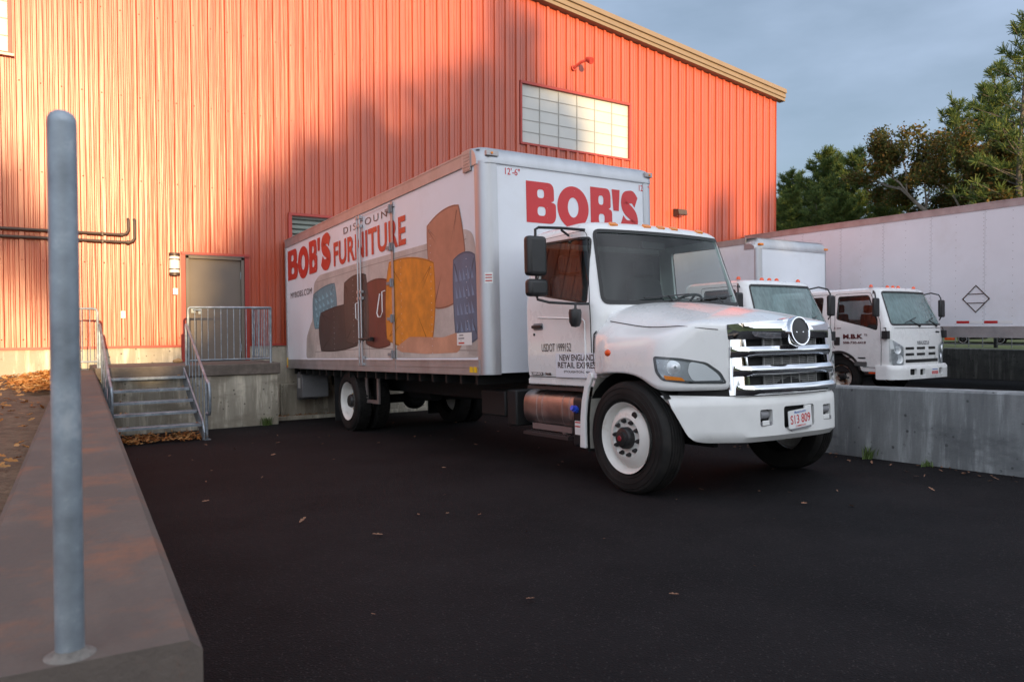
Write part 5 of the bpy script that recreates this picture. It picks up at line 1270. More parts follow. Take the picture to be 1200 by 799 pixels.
# ------------------------------------------------------------------ two cab-over trucks in the second lane
WIW = 2.05
def cabover(x, y, label, with_box, crew):
    R = thing('cabover_truck', label, 'truck', (x, y, lz(y+1.2)), (radians(-1.1), 0, 0), 'white cab-over trucks parked behind the grey wall')
    c = WIW/2; yr = 2.85 if crew else 1.75
    def yf(z): return .10 if z < 1.0 else (.10+(z-1.0)*.10 if z < 1.46 else .146+(z-1.46)*.42)
    cb = Cab(c, lambda z: 1.025-lerp(z, 1.45, 2.18, 0, .13)-lerp(z, .9, .55, 0, .02), yf, yr, .52, 2.14, .11, .15, .10, lx=2.05, ls=yr-.15)
    k_ = cb.near
    win = roundp([(1.26, 2.06), (.60, 2.06), (.37, 1.56), (.37, 1.36), (.62, 1.44), (1.26, 1.60)], .045)
    win2 = roundp([(1.62, 2.06), (2.5, 2.06), (2.5, 1.60), (1.62, 1.60)], .045)
    wins = [win]+([win2] if crew else [])
    nw = [[cb.near(*p) for p in w] for w in wins]; fw = [[cb.far(*p) for p in w] for w in wins]
    ws = [cb.front(c+a, z) for a, z in roundp([(-.93, 1.46), (.93, 1.46), (.80, 2.13), (-.80, 2.13)], .06)]
    # wheel opening in the side
    wc = 1.20
    arch = [(wc+.50, .525)]+[(wc+.50*cos(radians(a)), .44+.50*sin(radians(a))) for a in range(20, 161, 10)]+[(wc-.50, .525)]
    av = cb.z1+cb.rt*pi/2
    an = [cb.near(*p) for p in arch]; af = [cb.far(*p) for p in arch]
    ol = [(0, cb.z0)]+an+af[::-1]+[(cb.total(), cb.z0), (cb.total(), av), (0, av)]
    b = MB(); b.sheet(ol, nw+fw+[ws], cb.fn, .08, thick=.03)
    n = 40; rp = [cb.ring(av, 4*i/n) for i in range(n)]; ym = yr*.55
    r1 = [Vector((c+(p.x-c)*.5, ym+(p.y-ym)*.5, rp[0].z+.03)) for p in rp]; b.grid([rp, r1], True); b.add(r1+[(c, ym, rp[0].z+.035)], [(i, (i+1) % n, n) for i in range(n)])
    b.build('cab', M_white, R, smooth=40, weld=True)
    def sh(name, ol, hl, m, off, par=R):
        b = MB(); b.sheet(ol, hl, cb.fn, .07, off=off); o = b.build(name, m, par if par is R else None, smooth=50)
        if par is not R: o.parent = par
        return o
    sh('windshield', grow(ws, .004), [], M_glass_wet, -.01); sh('window_seal', *strip(ws, .035), M_seal, .004)
    for w in nw+fw: sh('side_window', grow(w, .004), [], M_glass_cab, -.012); sh('window_seal', *strip(w, .022), M_seal, .003)
    doors = [roundp([(.30, .60), (.30, 1.5), (.56, 2.12), (1.34, 2.12), (1.34, 1.02), (.75, .62)], .05)]+([roundp([(1.46, .60), (1.46, 2.12), (2.56, 2.12), (2.56, .60)], .05)] if crew else [])
    for i, d in enumerate(doors):
        for ci, cv in enumerate((cb.near, cb.far)):
            L_ = [cv(*p) for p in d]; q = sh('door', grow(L_, -.004), [[cv(*p) for p in grow(wins[i], .014)]], M_white, .004); g = sh('door_gap', *strip(L_, .012), M_seal, .002, q)
            xx = -.012 if ci == 0 else WIW-.008
            y0 = 1.24 if i == 0 else 2.42
            b = MB(); b.prism(roundp(rect(-.065, -.085, .065, .085), .02), lambda u, v, w: (xx+w, y0+u, 1.14+v), -.004, .02); h = b.build('handle', M_black, None, bevel=.004); h.parent = q
            if i == 0:
                b = MB(); b.box((xx+.004, .62, .80-.012), (xx+.020, 1.02, .80+.012)); h = b.build('trim_strip', M_black, None, smooth=0); h.parent = q
                b = MB(); b.prism(roundp(rect(-.13, -.045, .13, .045), .02), lambda u, v, w: (xx+w, .72+u, .68+v), -.008, .02); h = b.build('turn_lamp', mat('smoked_lens', (.10, .10, .10), .15), None, bevel=.006); h.parent = q
                if with_box and ci == 0:
                    f2 = lambda y0, y1, z0, z1: (lambda u, v: (-.0105, y0+(y1-y0)*u, z0+(z1-z0)*v))
                    b = MB(); lettering(b, 'M.B.K', f2(1.10, .66, 1.185, 1.285), bold=.05); lettering(b, 'TS', f2(.64, .57, 1.245, 1.285), bold=.03); lettering(b, '508-730-4418', f2(1.10, .60, 1.085, 1.135), bold=.03)
                    h = b.build('lettering', M_maroontext, None, smooth=0); h.parent = q
                    b = MB(); b.add([(-.0105, 1.30, 1.40), (-.0105, 1.27, 1.40), (-.0105, 1.27, 1.42), (-.0105, 1.30, 1.42)], [(0, 1, 2, 3)]); b.add([(-.0105, 1.24, 1.402), (-.0105, 1.14, 1.402), (-.0105, 1.14, 1.417), (-.0105, 1.24, 1.417)], [(0, 1, 2, 3)]); h = b.build('small_script', M_maroontext, None, smooth=0); h.parent = q
    # wheel arch lip and inner arch
    for cv, sx in ((cb.near, 0), (cb.far, 1)):
        big = [(wc+(.56 if 1 else 0)*cos(radians(a)), .44+.56*sin(radians(a))) for a in range(8, 173, 6)]; sm = [(wc+.475*cos(radians(a)), .44+.475*sin(radians(a))) for a in range(172, 7, -6)]
        big = [p for p in big if p[1] > .53]; sm = [p for p in sm if p[1] > .53]
        sh('wheel_arch', [cv(*p) for p in big+sm], [], M_white, .02); 
        dk = [(wc+.505*cos(radians(a)), .44+.505*sin(radians(a))) for a in range(12, 169, 6)]; ds = [(wc+.45*cos(radians(a)), .44+.45*sin(radians(a))) for a in range(168, 11, -6)]
        sh('arch_rubber', [cv(*p) for p in dk+ds if p[1] > .53], [], M_black, .024)
        b = MB(); b.box((.03 if not sx else WIW-.05, .20, .46), (.05 if not sx else WIW-.03, .66, .54)); b.build('lower_trim', M_black, R, smooth=0)
        b = MB(); b.box((.012 if not sx else WIW-.03, .30, .488), (.03 if not sx else WIW-.012, .56, .516)); b.build('side_reflector', M_redlens, R, smooth=0)
    b = MB(); b.box((.08, .9, .5), (WIW-.08, yr-.05, 1.0)); b.box((.08, .3, .55), (WIW-.08, .75, 1.0)); b.box((.1, yr-.08, .9), (WIW-.1, yr-.06, 2.0)); b.build('cab_floor', M_dark, R, smooth=0)
    b = MB(); b.prism([(.34, .95), (.34, 1.30), (.42, 1.46), (.60, 1.44), (.72, 1.2), (.75, .95)], lambda u, v, w: (w, u, v), .1, WIW-.1); b.build('dashboard', M_dash, R)
    for xx in (.5, WIW-.5):
        b = MB(); b.box((xx-.24, 1.0, 1.0), (xx+.24, 1.45, 1.18)); b.box((xx-.23, 1.42, 1.1), (xx+.23, 1.55, 1.72)); b.box((xx-.13, 1.45, 1.74), (xx+.13, 1.54, 1.92)); b.build('seat', M_cloth, R, bevel=.05, seg=3)
    b = MB(); cs = Vector((WIW-.5, .86, 1.42)); nn_ = Vector((0, .75, .66)); a_ = Vector((1, 0, 0)); b2_ = nn_.cross(a_); b.tube([cs+(a_*cos(t)+b2_*sin(t))*.2 for t in [2*pi*i/28 for i in range(28)]], .014, 6, closed=True); b.tube([cs-a_*.2, cs+a_*.2], .012, 6); b.build('steering_wheel', M_black, R)
    # face: headlamps, grille slots, bumper
    for sx in (-1, 1):
        L_ = [cb.front(c+sx*a, z) for a, z in roundp([(1.022, .70), (1.022, 1.17), (.93, 1.15), (.66, 1.02), (.665, .66), (.95, .66)], .03)]
        if sx < 0: L_ = L_[::-1]
        h = sh('headlight', L_, [], mat('silver_lamp_body', (.5, .52, .54), .3, .6, var=.15, vscale=14), .004)
        for (ax_, az, rr) in ((.80, .775, .088), (.84, .955, .075)):
            p = cb.fn(*cb.front(c+sx*ax_, az)); q_ = MB(); nd = Vector((sx*.42, -1, .05)).normalized(); q_.lathe([(0, .004), (rr*.5, .008), (rr, .014), (rr*1.06, .008), (rr*1.08, -.004)], p+nd*.003, nd, 22); o = q_.build('reflector', M_lens, None, smooth=50); o.parent = h
        L2 = [cb.front(c+sx*a, z) for a, z in roundp([(1.02, .98), (1.02, 1.16), (.95, 1.15), (.92, .98)], .02)]
        if sx < 0: L2 = L2[::-1]
        o = sh('turn_signal', L2, [], M_amber if False else M_lens, .010, h)
        o = sh('lens', grow(L_, -.004), [], M_lampglass, .022, h)
    for z in (.865, .985):
        for a0, a1 in ((-.60, -.33), (-.24, .06), (.20, .50)) if z > .9 else ((-.60, -.33), (-.24, .06), (.20, .50)):
            L_ = [cb.front(c+a, zz) for a, zz in roundp(rect(a0, z-.026, a1, z+.026), .012)]; sh('grille_slot', L_, [], M_seal, .003)
    sh('grille_slot', [cb.front(c+a, zz) for a, zz in roundp(rect(-.60, .70, .62, .765), .02)], [], M_seal, .003)
    sh('panel_line', [cb.front(c+a, zz) for a, zz in rect(-.86, 1.385, .86, 1.395)], [], M_seal, .002)
    sh('grab_slot', [cb.front(c+a, zz) for a, zz in roundp(rect(.60, 1.29, .80, 1.325), .01)], [], M_seal, .004)
    b = MB()
    def ff(u, v):
        p = cb.fn(*cb.front(c-.20+.44*u, 1.055+.075*v)); return (p.x, p.y-.005, p.z)
    lettering(b, 'ISUZU', ff, bold=.05, spacing=1.15); b.build('lettering', M_steelgrey, R, smooth=0)
    def bp(u, v):
        a = abs(u); x_ = c+u*.985; e = max(0, a-.80); y_ = -.085+.05*u*u+e*e*2.2
        if a > 1.06: x_ = c+math.copysign(.985*1.06+(a-1.06)*.12, u); y_ = -.085+.056+.149+(a-1.06)*1.0
        return Vector((x_, y_+.03*max(0, (v-.60)/.05)**2, v))
    hl_ = [roundp(rect(-.62, .46, -.40, .58), .02), roundp(rect(.48, .46, .62, .58), .02), roundp(rect(-.28, .45, -.10, .57), .02)]
    b = MB(); b.sheet(roundp(rect(-1.32, .375, 1.32, .655), .04), hl_, bp, .06, thick=.05); bo = b.build('bumper', M_white, R, smooth=40, bevel=.01)
    b = MB(); b.sheet(rect(-.75, .42, .75, .62), [], lambda u, v: bp(u, v)+Vector((0, .06, 0)), .2); q = b.build('backing', M_dark, None); q.parent = bo
    pz = bp(.26, .48); b = MB(); b.box((pz.x-.155, pz.y-.014, .425), (pz.x+.155, pz.y-.004, .575)); q = b.build('licence_plate', M_plate, R, smooth=0)
    b = MB()
    for k in range(6): b.box((pz.x-.12+k*.042, pz.y-.0155, .455), (pz.x-.092+k*.042, pz.y-.0135, .52))
    q2 = b.build('plate_marks', M_red, None, smooth=0); q2.parent = q
    b = MB(); b.box((pz.x-.10, pz.y-.0155, .545), (pz.x+.10, pz.y-.0135, .562)); q2 = b.build('state_band', MATS['plate_blue'], None, smooth=0); q2.parent = q
    # roof markers, wipers, mirrors
    for a in (-.80, -.20, 0, .20, .80):
        p = Vector((c+a, .62, 2.235)); b = MB(); b.lathe([(0, .055), (.02, .05), (.034, .03), (.04, 0)], p, (0, 0, 1), 18); b.build('marker_light', M_redlens, R, smooth=50)
    for x0 in (.50, 1.22):
        b = MB(); P_ = []
        for t in range(6): q = cb.fn(*cb.front(x0+t*.08, 1.50+.02*t)); P_.append(Vector((q.x, q.y-.025, q.z)))
        b.tube(P_, .009, 6); q = cb.fn(*cb.front(x0+.46, 1.44)); b.tube([Vector((q.x, q.y-.02, q.z)), P_[2]+Vector((0, -.01, .0))], .011, 6); b.lathe([(0, .02), (.03, .015), (.03, -.01)], (q.x, q.y-.01, q.z), (0, -1, 0), 12); b.build('wiper', M_black, R)
    for sx in (0, 1):
        f_ = (lambda p: Vector((WIW-p[0], p[1], p[2]))) if sx else Vector
        b = MB(); b.tube([f_(p) for p in ((.10, .50, 2.10), (-.06, .40, 2.14), (-.18, .30, 2.10), (-.21, .27, 2.02), (-.21, .27, 1.62), (-.16, .28, 1.56))], .014, 8); m_ = b.build('mirror_arm', M_black, R)
        lo_, hi_ = f_((-.30, .22, 1.62)), f_((-.13, .30, 1.99)); b = MB(); b.box(tuple(min(a, d) for a, d in zip(lo_, hi_)), tuple(max(a, d) for a, d in zip(lo_, hi_))); q = b.build('mirror_head', M_black, None, bevel=.03, seg=3); q.parent = m_
        b = MB(); b.tube([f_((.02, .24, 1.40)), f_((-.05, .16, 1.40)), f_((-.06, .15, 1.33))], .01, 8); lo_, hi_ = f_((-.10, .10, 1.18)), f_((-.005, .22, 1.34)); b.box(tuple(min(a, d) for a, d in zip(lo_, hi_)), tuple(max(a, d) for a, d in zip(lo_, hi_))); b.build('spot_mirror', M_black, R, bevel=.02)
    # wheels and frame
    rp_ = [(.235, .01), (.243, .0), (.238, .004), (.225, .02), (.21, .06), (.19, .09), (.15, .10), (.12, .095), (.03, .095)]
    hp_ = [(.075, .096), (.075, .05), (.06, .04), (0, .038)]
    L_ = yr+4.6
    for yy, nm in ((wc, 'front_wheel'), (yr+2.75, 'rear_wheel')):
        for xx, o_ in ((.06, -1), (WIW-.06, 1)):
            wheel(nm, R, xx, yy, .40, .405, .22, .235, rp_, .11, 6, .085, hp_, o_, rimmat=M_rust)
    b = MB(); b.box((.62, .3, .52), (.72, L_, .72)); b.box((WIW-.72, .3, .52), (WIW-.62, L_, .72)); b.cyl((.1, wc, .4), (WIW-.1, wc, .4), .05); b.cyl((.1, yr+2.75, .4), (WIW-.1, yr+2.75, .4), .06); b.box((.5, .5, .5), (WIW-.5, 1.9, .8)); b.build('chassis_frame', M_dark, R, smooth=0)
    if not with_box:
        b = MB(); b.box((-.08, yr+.15, .80), (WIW+.08, L_+.2, .92)); b.build('flat_deck', M_dark, R, smooth=0)
        return R
    x0, x1, y0, z0, z1 = -.32, WIW+.22, yr+.10, .80, 3.52
    b = MB(); b.add([(x0, y0+.12, z0), (x0, y0+4.6, z0), (x0, y0+4.6, z1-.12), (x0, y0+.12, z1-.12)], [(3, 2, 1, 0)]); b.add([(x1, y0+.12, z0), (x1, y0+4.6, z0), (x1, y0+4.6, z1-.12), (x1, y0+.12, z1-.12)], [(0, 1, 2, 3)])
    b.add([(x0+.12, y0, z0), (x1-.12, y0, z0), (x1-.12, y0, z1-.25), (x0+.12, y0, z1-.25)], [(0, 1, 2, 3)])
    b.add([(x0, y0+.1, z1-.02), (x1, y0+.1, z1-.02), (x1, y0+4.6, z1-.02), (x0, y0+4.6, z1-.02)], [(0, 1, 2, 3)]); b.add([(x0, y0, z0), (x1, y0, z0), (x1, y0+4.6, z0), (x0, y0+4.6, z0)], [(3, 2, 1, 0)]); b.add([(x0, y0+4.6, z0), (x1, y0+4.6, z0), (x1, y0+4.6, z1), (x0, y0+4.6, z1)], [(0, 1, 2, 3)])
    for xx in (x0+.2, x0+.75, x1-.75, x1-.2):
        for k in range(22): rivet(b, (xx, y0, 1.0+k*.1), 'y', .005)
    for yy in (.2, .8, 1.4, 2., 2.6):
        for k in range(24): rivet(b, (x0, y0+yy, .95+k*.1), 'x', .005)
    cbx = b.build('cargo_box', M_white2, R, smooth=0)
    b = MB(); rows = []
    for i in range(11):
        a = radians(9*i); row = []
        for k in range(31):
            xx = x0-.01+(x1-x0+.02)*k/30; e = min(xx-x0+.01, x1+.01-xx); yb = 0 if e > .12 else .12-sqrt(max(0, .0144-(.12-e)**2)); zz_ = 0 if e > .14 else .14-sqrt(max(0, .0196-(.14-e)**2))
            row.append((xx, y0-.012+yb+.22*(1-cos(a)), z1-.245+.245*sin(a)-zz_*sin(a)))
        rows.append(row)
    rows = [[(p[0], p[1], z1-.27) for p in rows[0]]]+rows+[[(p[0], y0+.4, p[2]) for p in rows[-1]]]; b.grid(rows)
    for i in (0, 30): sec = [r_[i] for r_ in rows]; b.add(sec+[(sec[0][0], y0+.4, z1-.27)], [tuple(range(len(sec)+1))])
    for k in range(30): rivet(b, (x0+.15+k*.075, y0-.0125, z1-.258), 'y', .007)
    q = b.build('front_cap', M_alu, None, smooth=50); q.parent = cbx
    for sx in (0, 1):
        f_ = (lambda v: x0+x1-v) if sx else (lambda v: v)
        b = MB(); rows = [[(f_(x0-.003+.125*(1-cos(a))), y0-.003+.125*(1-sin(a)), z) for a in [radians(9*i) for i in range(11)]] for z in (z0, z1-.245)]; b.grid(rows if not sx else rows[::-1]); q = b.build('corner_post', M_alu, None, smooth=40); q.parent = cbx
        b = MB(); b.box((min(f_(x0-.012), f_(x0+.02)), y0+.35, z1-.14), (max(f_(x0-.012), f_(x0+.02)), y0+4.61, z1-.0)); b.box((min(f_(x0-.012), f_(x0+.02)), y0+.125, z0-.1), (max(f_(x0-.012), f_(x0+.02)), y0+4.61, z0+.08)); q = b.build('rail', M_alu_rail, None, smooth=0); q.parent = cbx
        b = MB(); b.box((min(f_(x0+.03), f_(x0+.15)), y0-.03, z1-.20), (max(f_(x0+.03), f_(x0+.15)), y0+.05, z1-.15)); q = b.build('marker_lamp', M_amber, None, smooth=0, bevel=.008); q.parent = cbx
    return R
cabover(14.2, 8.02, 'white crew-cab cab-over truck with a tall box and dark red door lettering', True, True)
cabover(9.85, 7.75, "white cab-over truck with dewy windshield right behind the hood of the big truck", False, False)

# ------------------------------------------------------------------ long trailer
TY = radians(3.4)
tr = thing('semi_trailer', 'long white riveted trailer with a placard diamond, parked beyond the cab-over trucks', 'trailer', (18.13, 14.9, 0), (0, radians(0), -TY))
L = 16.1; TW = 2.6; z0, z1 = 1.40, 4.10
b = MB(); b.box((0, -L, z0), (TW, 0, z1))
tb = b.build('trailer_box', M_white2, tr, smooth=0)
b = MB()
for k in range(27):
    y = -.25-k*.6
    for j in range(30 if k % 2 else 15): rivet(b, (-.0005, y, z0+.06+j*(2.6/(30 if k % 2 else 15))), 'x', .0085)
    if k % 2:
        for j in range(15): rivet(b, (-.0005, y-.055, z0+.1+j*.173), 'x', .007)
tag(b.build('rivet_row', mat('dull_rivet', (.42, .42, .44), .5, .3), tr, smooth=0), kind='stuff')
b = MB()
for k in range(13):
    y = -.85-k*1.2-.028; b.box((-.0025, y-.0035, z0+.02), (.001, y+.0035, z1-.13))
b.build('panel_seam', mat('seam_grey', (.5, .5, .53), .5), tr, smooth=0)
b = MB(); b.box((-.016, -L, z1-.13), (TW+.016, .002, z1+.02)); b.box((-.026, -L-.002, z1+.005), (TW+.026, .003, z1+.03)); b.build('top_rail', M_alu_rail, tr, smooth=0)
b = MB(); b.box((-.018, -L, 1.16), (TW+.018, .002, z0+.01)); b.box((-.024, -L-.001, z0-.02), (-.012, .003, z0+.012)); b.box((-.024, -L-.001, 1.16), (-.012, .003, 1.18)); b.box((-.022, -L, 1.29), (-.014, 0, 1.31))
for k in range(130): rivet(b, (-.025, -.1-k*.123, z0-.004), 'x', .012)
b.build('bottom_rail', M_alu_rail, tr, smooth=0)
yp = -6.70
b = MB(); dm = [(yp-.30, 2.02), (yp, 2.33), (yp+.30, 2.02), (yp, 1.71)]; b.sheet(dm, [grow(dm, -.028)], lambda u, v: Vector((-.012, u, v)), 1, thick=.012, flip=True)
for zz in (1.93, 2.13): b.box((-.012, yp-.19, zz-.008), (-.002, yp+.19, zz+.008))
b.build('placard_holder', mat('rusty_frame', (.07, .045, .035), .7, var=.3), tr, smooth=0)
for y0_, m in ((yp+.42, M_reflred), (yp+.12, M_plate), (yp-.18, M_reflred), (yp-.48, M_plate)):
    b = MB(); b.box((-.006, y0_-.28+.0, 1.475), (-.001, y0_, 1.53)); b.build('reflector', m, tr, smooth=0)
rpt = [(.29, .012), (.30, 0), (.28, .03), (.265, .12), (.2, .15), (.05, .15)]
for yy in (-1.6, -2.9):
    for xx, o_ in ((.05, -1), (TW-.05, 1)): wheel('wheel', tr, xx, yy, .50, .50, .26, .285, rpt, .14, 10, .14, [(.1, .15), (.1, .07), (0, .06)], o_)
b = MB(); b.box((.5, -4, .75), (.65, -.3, 1.16)); b.box((TW-.65, -4, .75), (TW-.5, -.3, 1.16)); b.cyl((.1, -1.6, .5), (TW-.1, -1.6, .5), .06); b.cyl((.1, -2.9, .5), (TW-.1, -2.9, .5), .06); b.build('bogie', M_dark, tr, smooth=0)
for xx in (.35, TW-.35):
    b = MB(); b.box((xx-.07, -13.4, .15), (xx+.07, -13.26, 1.16)); b.box((xx-.13, -13.5, .1), (xx+.13, -13.16, .15)); b.build('landing_leg', M_steelgrey, tr, smooth=0)

# ------------------------------------------------------------------ fence and far flatbed beyond the dark wall
fe = thing('metal_fence', 'low black metal picket fence on the grass beyond the dark wall, under the trailer', 'fence', (23.2, 10, .85), world=True)
b = MB()
for k in range(60): b.box((23.19, -2+k*.38, .74), (23.21, -1.98+k*.38, 1.32))
b.box((23.188, -2, 1.26), (23.212, 20.5, 1.30)); b.box((23.187, -2, .86), (23.213, 20.5, .89)); b.build('panel', M_steelgrey, fe, smooth=0)
for k in range(8):
    b = MB(); b.box((23.16, -2+k*3.04, .7), (23.24, -1.92+k*3.04, 1.42)); b.build('post', M_black, fe, smooth=0)
ff_ = thing('flatbed_trailer', 'distant low trailer with small white wheels and an orange lamp, seen under the long trailer', 'trailer', (25.7, 12, 0.80), world=True)
for yy in (10.2, 11.1, 12.2):
    wheel('wheel', ff_, 25.5, yy, .98, .17, .12, .135, [(.125, .0), (.132, .0), (.1, .02), (.05, .015), (.02, .015)], .07, 5, .012, [(.03, .015), (.03, -.01), (0, -.01)], -1, rimmat=M_plate)
b = MB(); b.box((25.52, 9.4, 1.02), (27.2, 13.5, 1.16)); b.build('deck', M_plate, ff_, smooth=0, bevel=.01)
b = MB(); b.box((25.45, 12.45, .93), (25.56, 12.75, 1.01)); b.build('lamp', M_redlens, ff_, smooth=0, bevel=.01)
b = MB(); b.cyl((25.6, 10.2, .98), (27.1, 10.2, .98), .03); b.cyl((25.6, 11.1, .98), (27.1, 11.1, .98), .03); b.cyl((25.6, 12.2, .98), (27.1, 12.2, .98), .03); b.build('axle', M_dark, ff_)
# ------------------------------------------------------------------ trees
def branch_pts(p, d, L, n, r, droop=0., wob=.12):
    out = [Vector(p)]; d = Vector(d).normalized()
    for i in range(n):
        d = (d+Vector((r.gauss(0, wob), r.gauss(0, wob), r.gauss(0, wob)-droop))).normalized(); out.append(out[-1]+d*L/n)
    return out
def pine(seed, H=14., crown0=.30, dens=1.0, spread=.24, narrow=1.0):
    """white pine: whorls of rising branches carrying flat sprays of needle tufts"""
    r = random.Random(seed); tk = MB(); cr_ = MB()
    tr_ = [Vector((0, 0, -.4))]+[Vector((.12*sin(i*.7+seed)*i/8, .12*cos(i*.9+seed)*i/8, H*i/8)) for i in range(1, 9)]
    tk.tube(tr_, [H*.017*(1-.93*i/8) for i in range(9)], 8)
    def at(z): i = min(7, max(0, int(z/H*8))); t = z/H*8-i; a = tr_[i] if i else Vector((0, 0, 0)); return a+(tr_[i+1]-a)*t
    z = H*crown0; ang = r.uniform(0, 6)
    def tuft(p, d, s):
        d = d.normalized()
        for _ in range(9):
            q = (d*.75+Vector((r.gauss(0, .6), r.gauss(0, .6), r.gauss(.22, .5)))).normalized(); w = q.orthogonal(); w.rotate(Matrix.Rotation(r.uniform(0, 6.28), 3, q)); w = w.normalized()*s*.095
            e = p+q*s*r.uniform(.7, 1.25); o = p+q*s*.06; cr_.add([o-w*.6, o+w*.6, e+w*.35, e-w*.35], [(0, 1, 2, 3)])
    while z < H*.985:
        k = (z/H-crown0)/(1-crown0); Lb = H*spread*narrow*(1.0-k)**.72*(.72+.38*min(1, k*5))+.25
        nb = r.randint(4, 6) if k < .85 else 4
        for b_i in range(nb):
            if r.random() < .12: continue
            ang += 2*pi/nb+r.gauss(0, .35); L_ = Lb*r.uniform(.55, 1.22); up = .12+.75*k+r.gauss(0, .1)
            P = branch_pts(at(z)+Vector((0, 0, r.gauss(0, .12))), (cos(ang), sin(ang), up), L_, 5, r, -.035, .07)
            tk.tube(P, [max(.012, .028*L_/2*(1-i/5.5)) for i in range(6)], 5, cap=False)
            nt = int((6+L_*8.5)*dens)
            for _ in range(nt):
                t = r.random()**.6*5; i = min(4, int(t)); p = P[i].lerp(P[i+1], t-i); dd = (P[i+1]-P[i]).normalized()
                sd_ = Vector((-dd.y, dd.x, 0)); lat = r.gauss(0, .17)*L_*(.35+.65*(1-t/5)); p = p+sd_*lat+Vector((0, 0, r.uniform(-.05, .14)))
                tuft(p, dd+sd_*(.6 if lat > 0 else -.6)+Vector((0, 0, .35)), r.uniform(.26, .44))
        z += H*.034*r.uniform(.75, 1.3)*(1.15-.4*k)
    # a few bare stubs under the crown
    for _ in range(7):
        z = H*r.uniform(.08, crown0); a = r.uniform(0, 6.28); tk.tube(branch_pts(at(z), (cos(a), sin(a), .1), r.uniform(.5, 1.6), 3, r, .02), [.025, .02, .014, .008], 4, cap=False)
    return tk, cr_
def broad(seed, H=11., R=4.2, trunk=.26, nleaf=9000, leaf=.17, base=.25):
    r = random.Random(seed); tk = MB(); cr_ = MB()
    tips = []
    def grow_(p, d, L_, rad, lev):
        P = branch_pts(p, d, L_, 5, r, -.02 if lev < 2 else .03, .13)
        tk.tube(P, [rad*(1-.55*i/5) for i in range(6)], 7 if lev < 2 else 5, cap=False)
        if lev >= 3: tips.append(P); return
        n = r.randint(3, 4) if lev == 0 else r.randint(3, 5)
        for i in range(n):
            t = r.uniform(.55, 1) if lev else r.uniform(.5, 1); k = min(4, int(t*5)); q = P[k].lerp(P[k+1], t*5-k) if t < 1 else P[-1]
            a = 2*pi*i/n+r.uniform(-.6, .6); base_d = (P[-1]-P[-2]).normalized(); o = base_d.orthogonal().normalized(); o.rotate(Matrix.Rotation(a, 3, base_d))
            grow_(q, base_d*r.uniform(.5, .9)+o*r.uniform(.55, 1.0)+Vector((0, 0, .22)), L_*r.uniform(.55, .78), rad*.55, lev+1)
    grow_(Vector((0, 0, -.3)), (r.gauss(0, .06), r.gauss(0, .06), 1), H*.42, trunk, 0)
    mz = max(p[-1].z for p in tips); mr = max(max(abs(p[-1].x), abs(p[-1].y)) for p in tips); sz = (H*.94)/mz; sr = R/mr
    for v_ in range(len(tk.v)): a, b_, c_ = tk.v[v_]; g = min(1, max(0, c_/(mz*.5))); tk.v[v_] = (a*(1+(sr-1)*g), b_*(1+(sr-1)*g), c_*sz)
    per = max(8, nleaf//len(tips))
    for P in tips:
        g = sr
        cs = [Vector((p.x*g, p.y*g, p.z*sz)) for p in P]
        dn = r.uniform(.55, 1.35)
        for _ in range(int(per*dn)):
            t = r.uniform(.8, 5); i = min(4, int(t)); p = cs[i].lerp(cs[i+1], t-i)+Vector((max(-.5, min(.5, r.gauss(0, .26))), max(-.5, min(.5, r.gauss(0, .26))), max(-.35, min(.35, r.gauss(0, .2)))))
            q = Vector((r.gauss(0, 1), r.gauss(0, 1), r.gauss(0, 1)+.5)).normalized(); w = q.orthogonal().normalized(); w.rotate(Matrix.Rotation(r.uniform(0, 6.28), 3, q)); u = q.cross(w); s_ = leaf*r.uniform(.6, 1.2)
            cr_.add([p-w*s_*.5, p+u*s_*.34, p+w*s_*.55, p-u*s_*.34], [(0, 1, 2, 3)])
    return tk, cr_
def tree(kind, tk, cr_, leafm, barkm, loc, label, rotz=0, scale=1, group=None):
    t = thing(kind, label, 'tree', loc, (0, 0, rotz), group); t.scale = (scale,)*3
    tk.build('trunk', barkm, t, smooth=60); cr_.build('crown', leafm, t, smooth=0); return t
def at_px(px, dist):                       # plan position of a photo column at a distance along the view axis
    X = (px-600)/871.0; p = Fv*dist+Rv*(X*dist); return p.x, p.y
GRP = 'trees beyond the trailer'
BG = [ # photo column, distance, height, kind, label
 (1194, 34, 14.4, 'pineA', 'tallest pine, at the right edge, with long ragged branches'),
 (1160, 40, 13.6, 'pineB', 'sunlit pine left of the tallest pine, yellowish top'),
 (1120, 46, 13.7, 'pineC', 'pine rising behind the brown-leaved oak'),
 (1090, 40, 12.0, 'oakA', 'broad autumn oak with russet leaves, leftmost of the two'),
 (1140, 38, 10.2, 'oakB', 'spreading autumn oak with pale forked trunk under the sunlit pine'),
 (966, 56, 13.0, 'pineD', 'rounded dark green pine in the middle of the left clump'),
 (998, 52, 11.8, 'pineE', 'pine at the right side of the left clump, beside the oak'),
 (926, 60, 12.2, 'pineF', 'yellow-green pine next to the corner of the red building'),
 (912, 66, 11.0, 'pineG', 'pine mostly hidden by the corner of the red building'),
 (1030, 60, 9.2, 'pineH', 'low dark pine in the gap between the left clump and the oak'),
 (1183, 50, 10.5, 'pineI', 'dark pine behind the right pair of pines'),
 (1245, 42, 13., 'pineJ', 'pine beyond the right edge of the view'),
 (955, 48, 8.8, 'pineK', 'short pine in front of the left clump'),
 (985, 46, 8.2, 'pineL', 'bushy young pine at the foot of the left clump'),
 (925, 52, 9.2, 'pineM', 'young pine leaning out beside the building corner'),
 (1045, 46, 9.0, 'pineN', 'dark young pine under the left edge of the broad oak'),
]
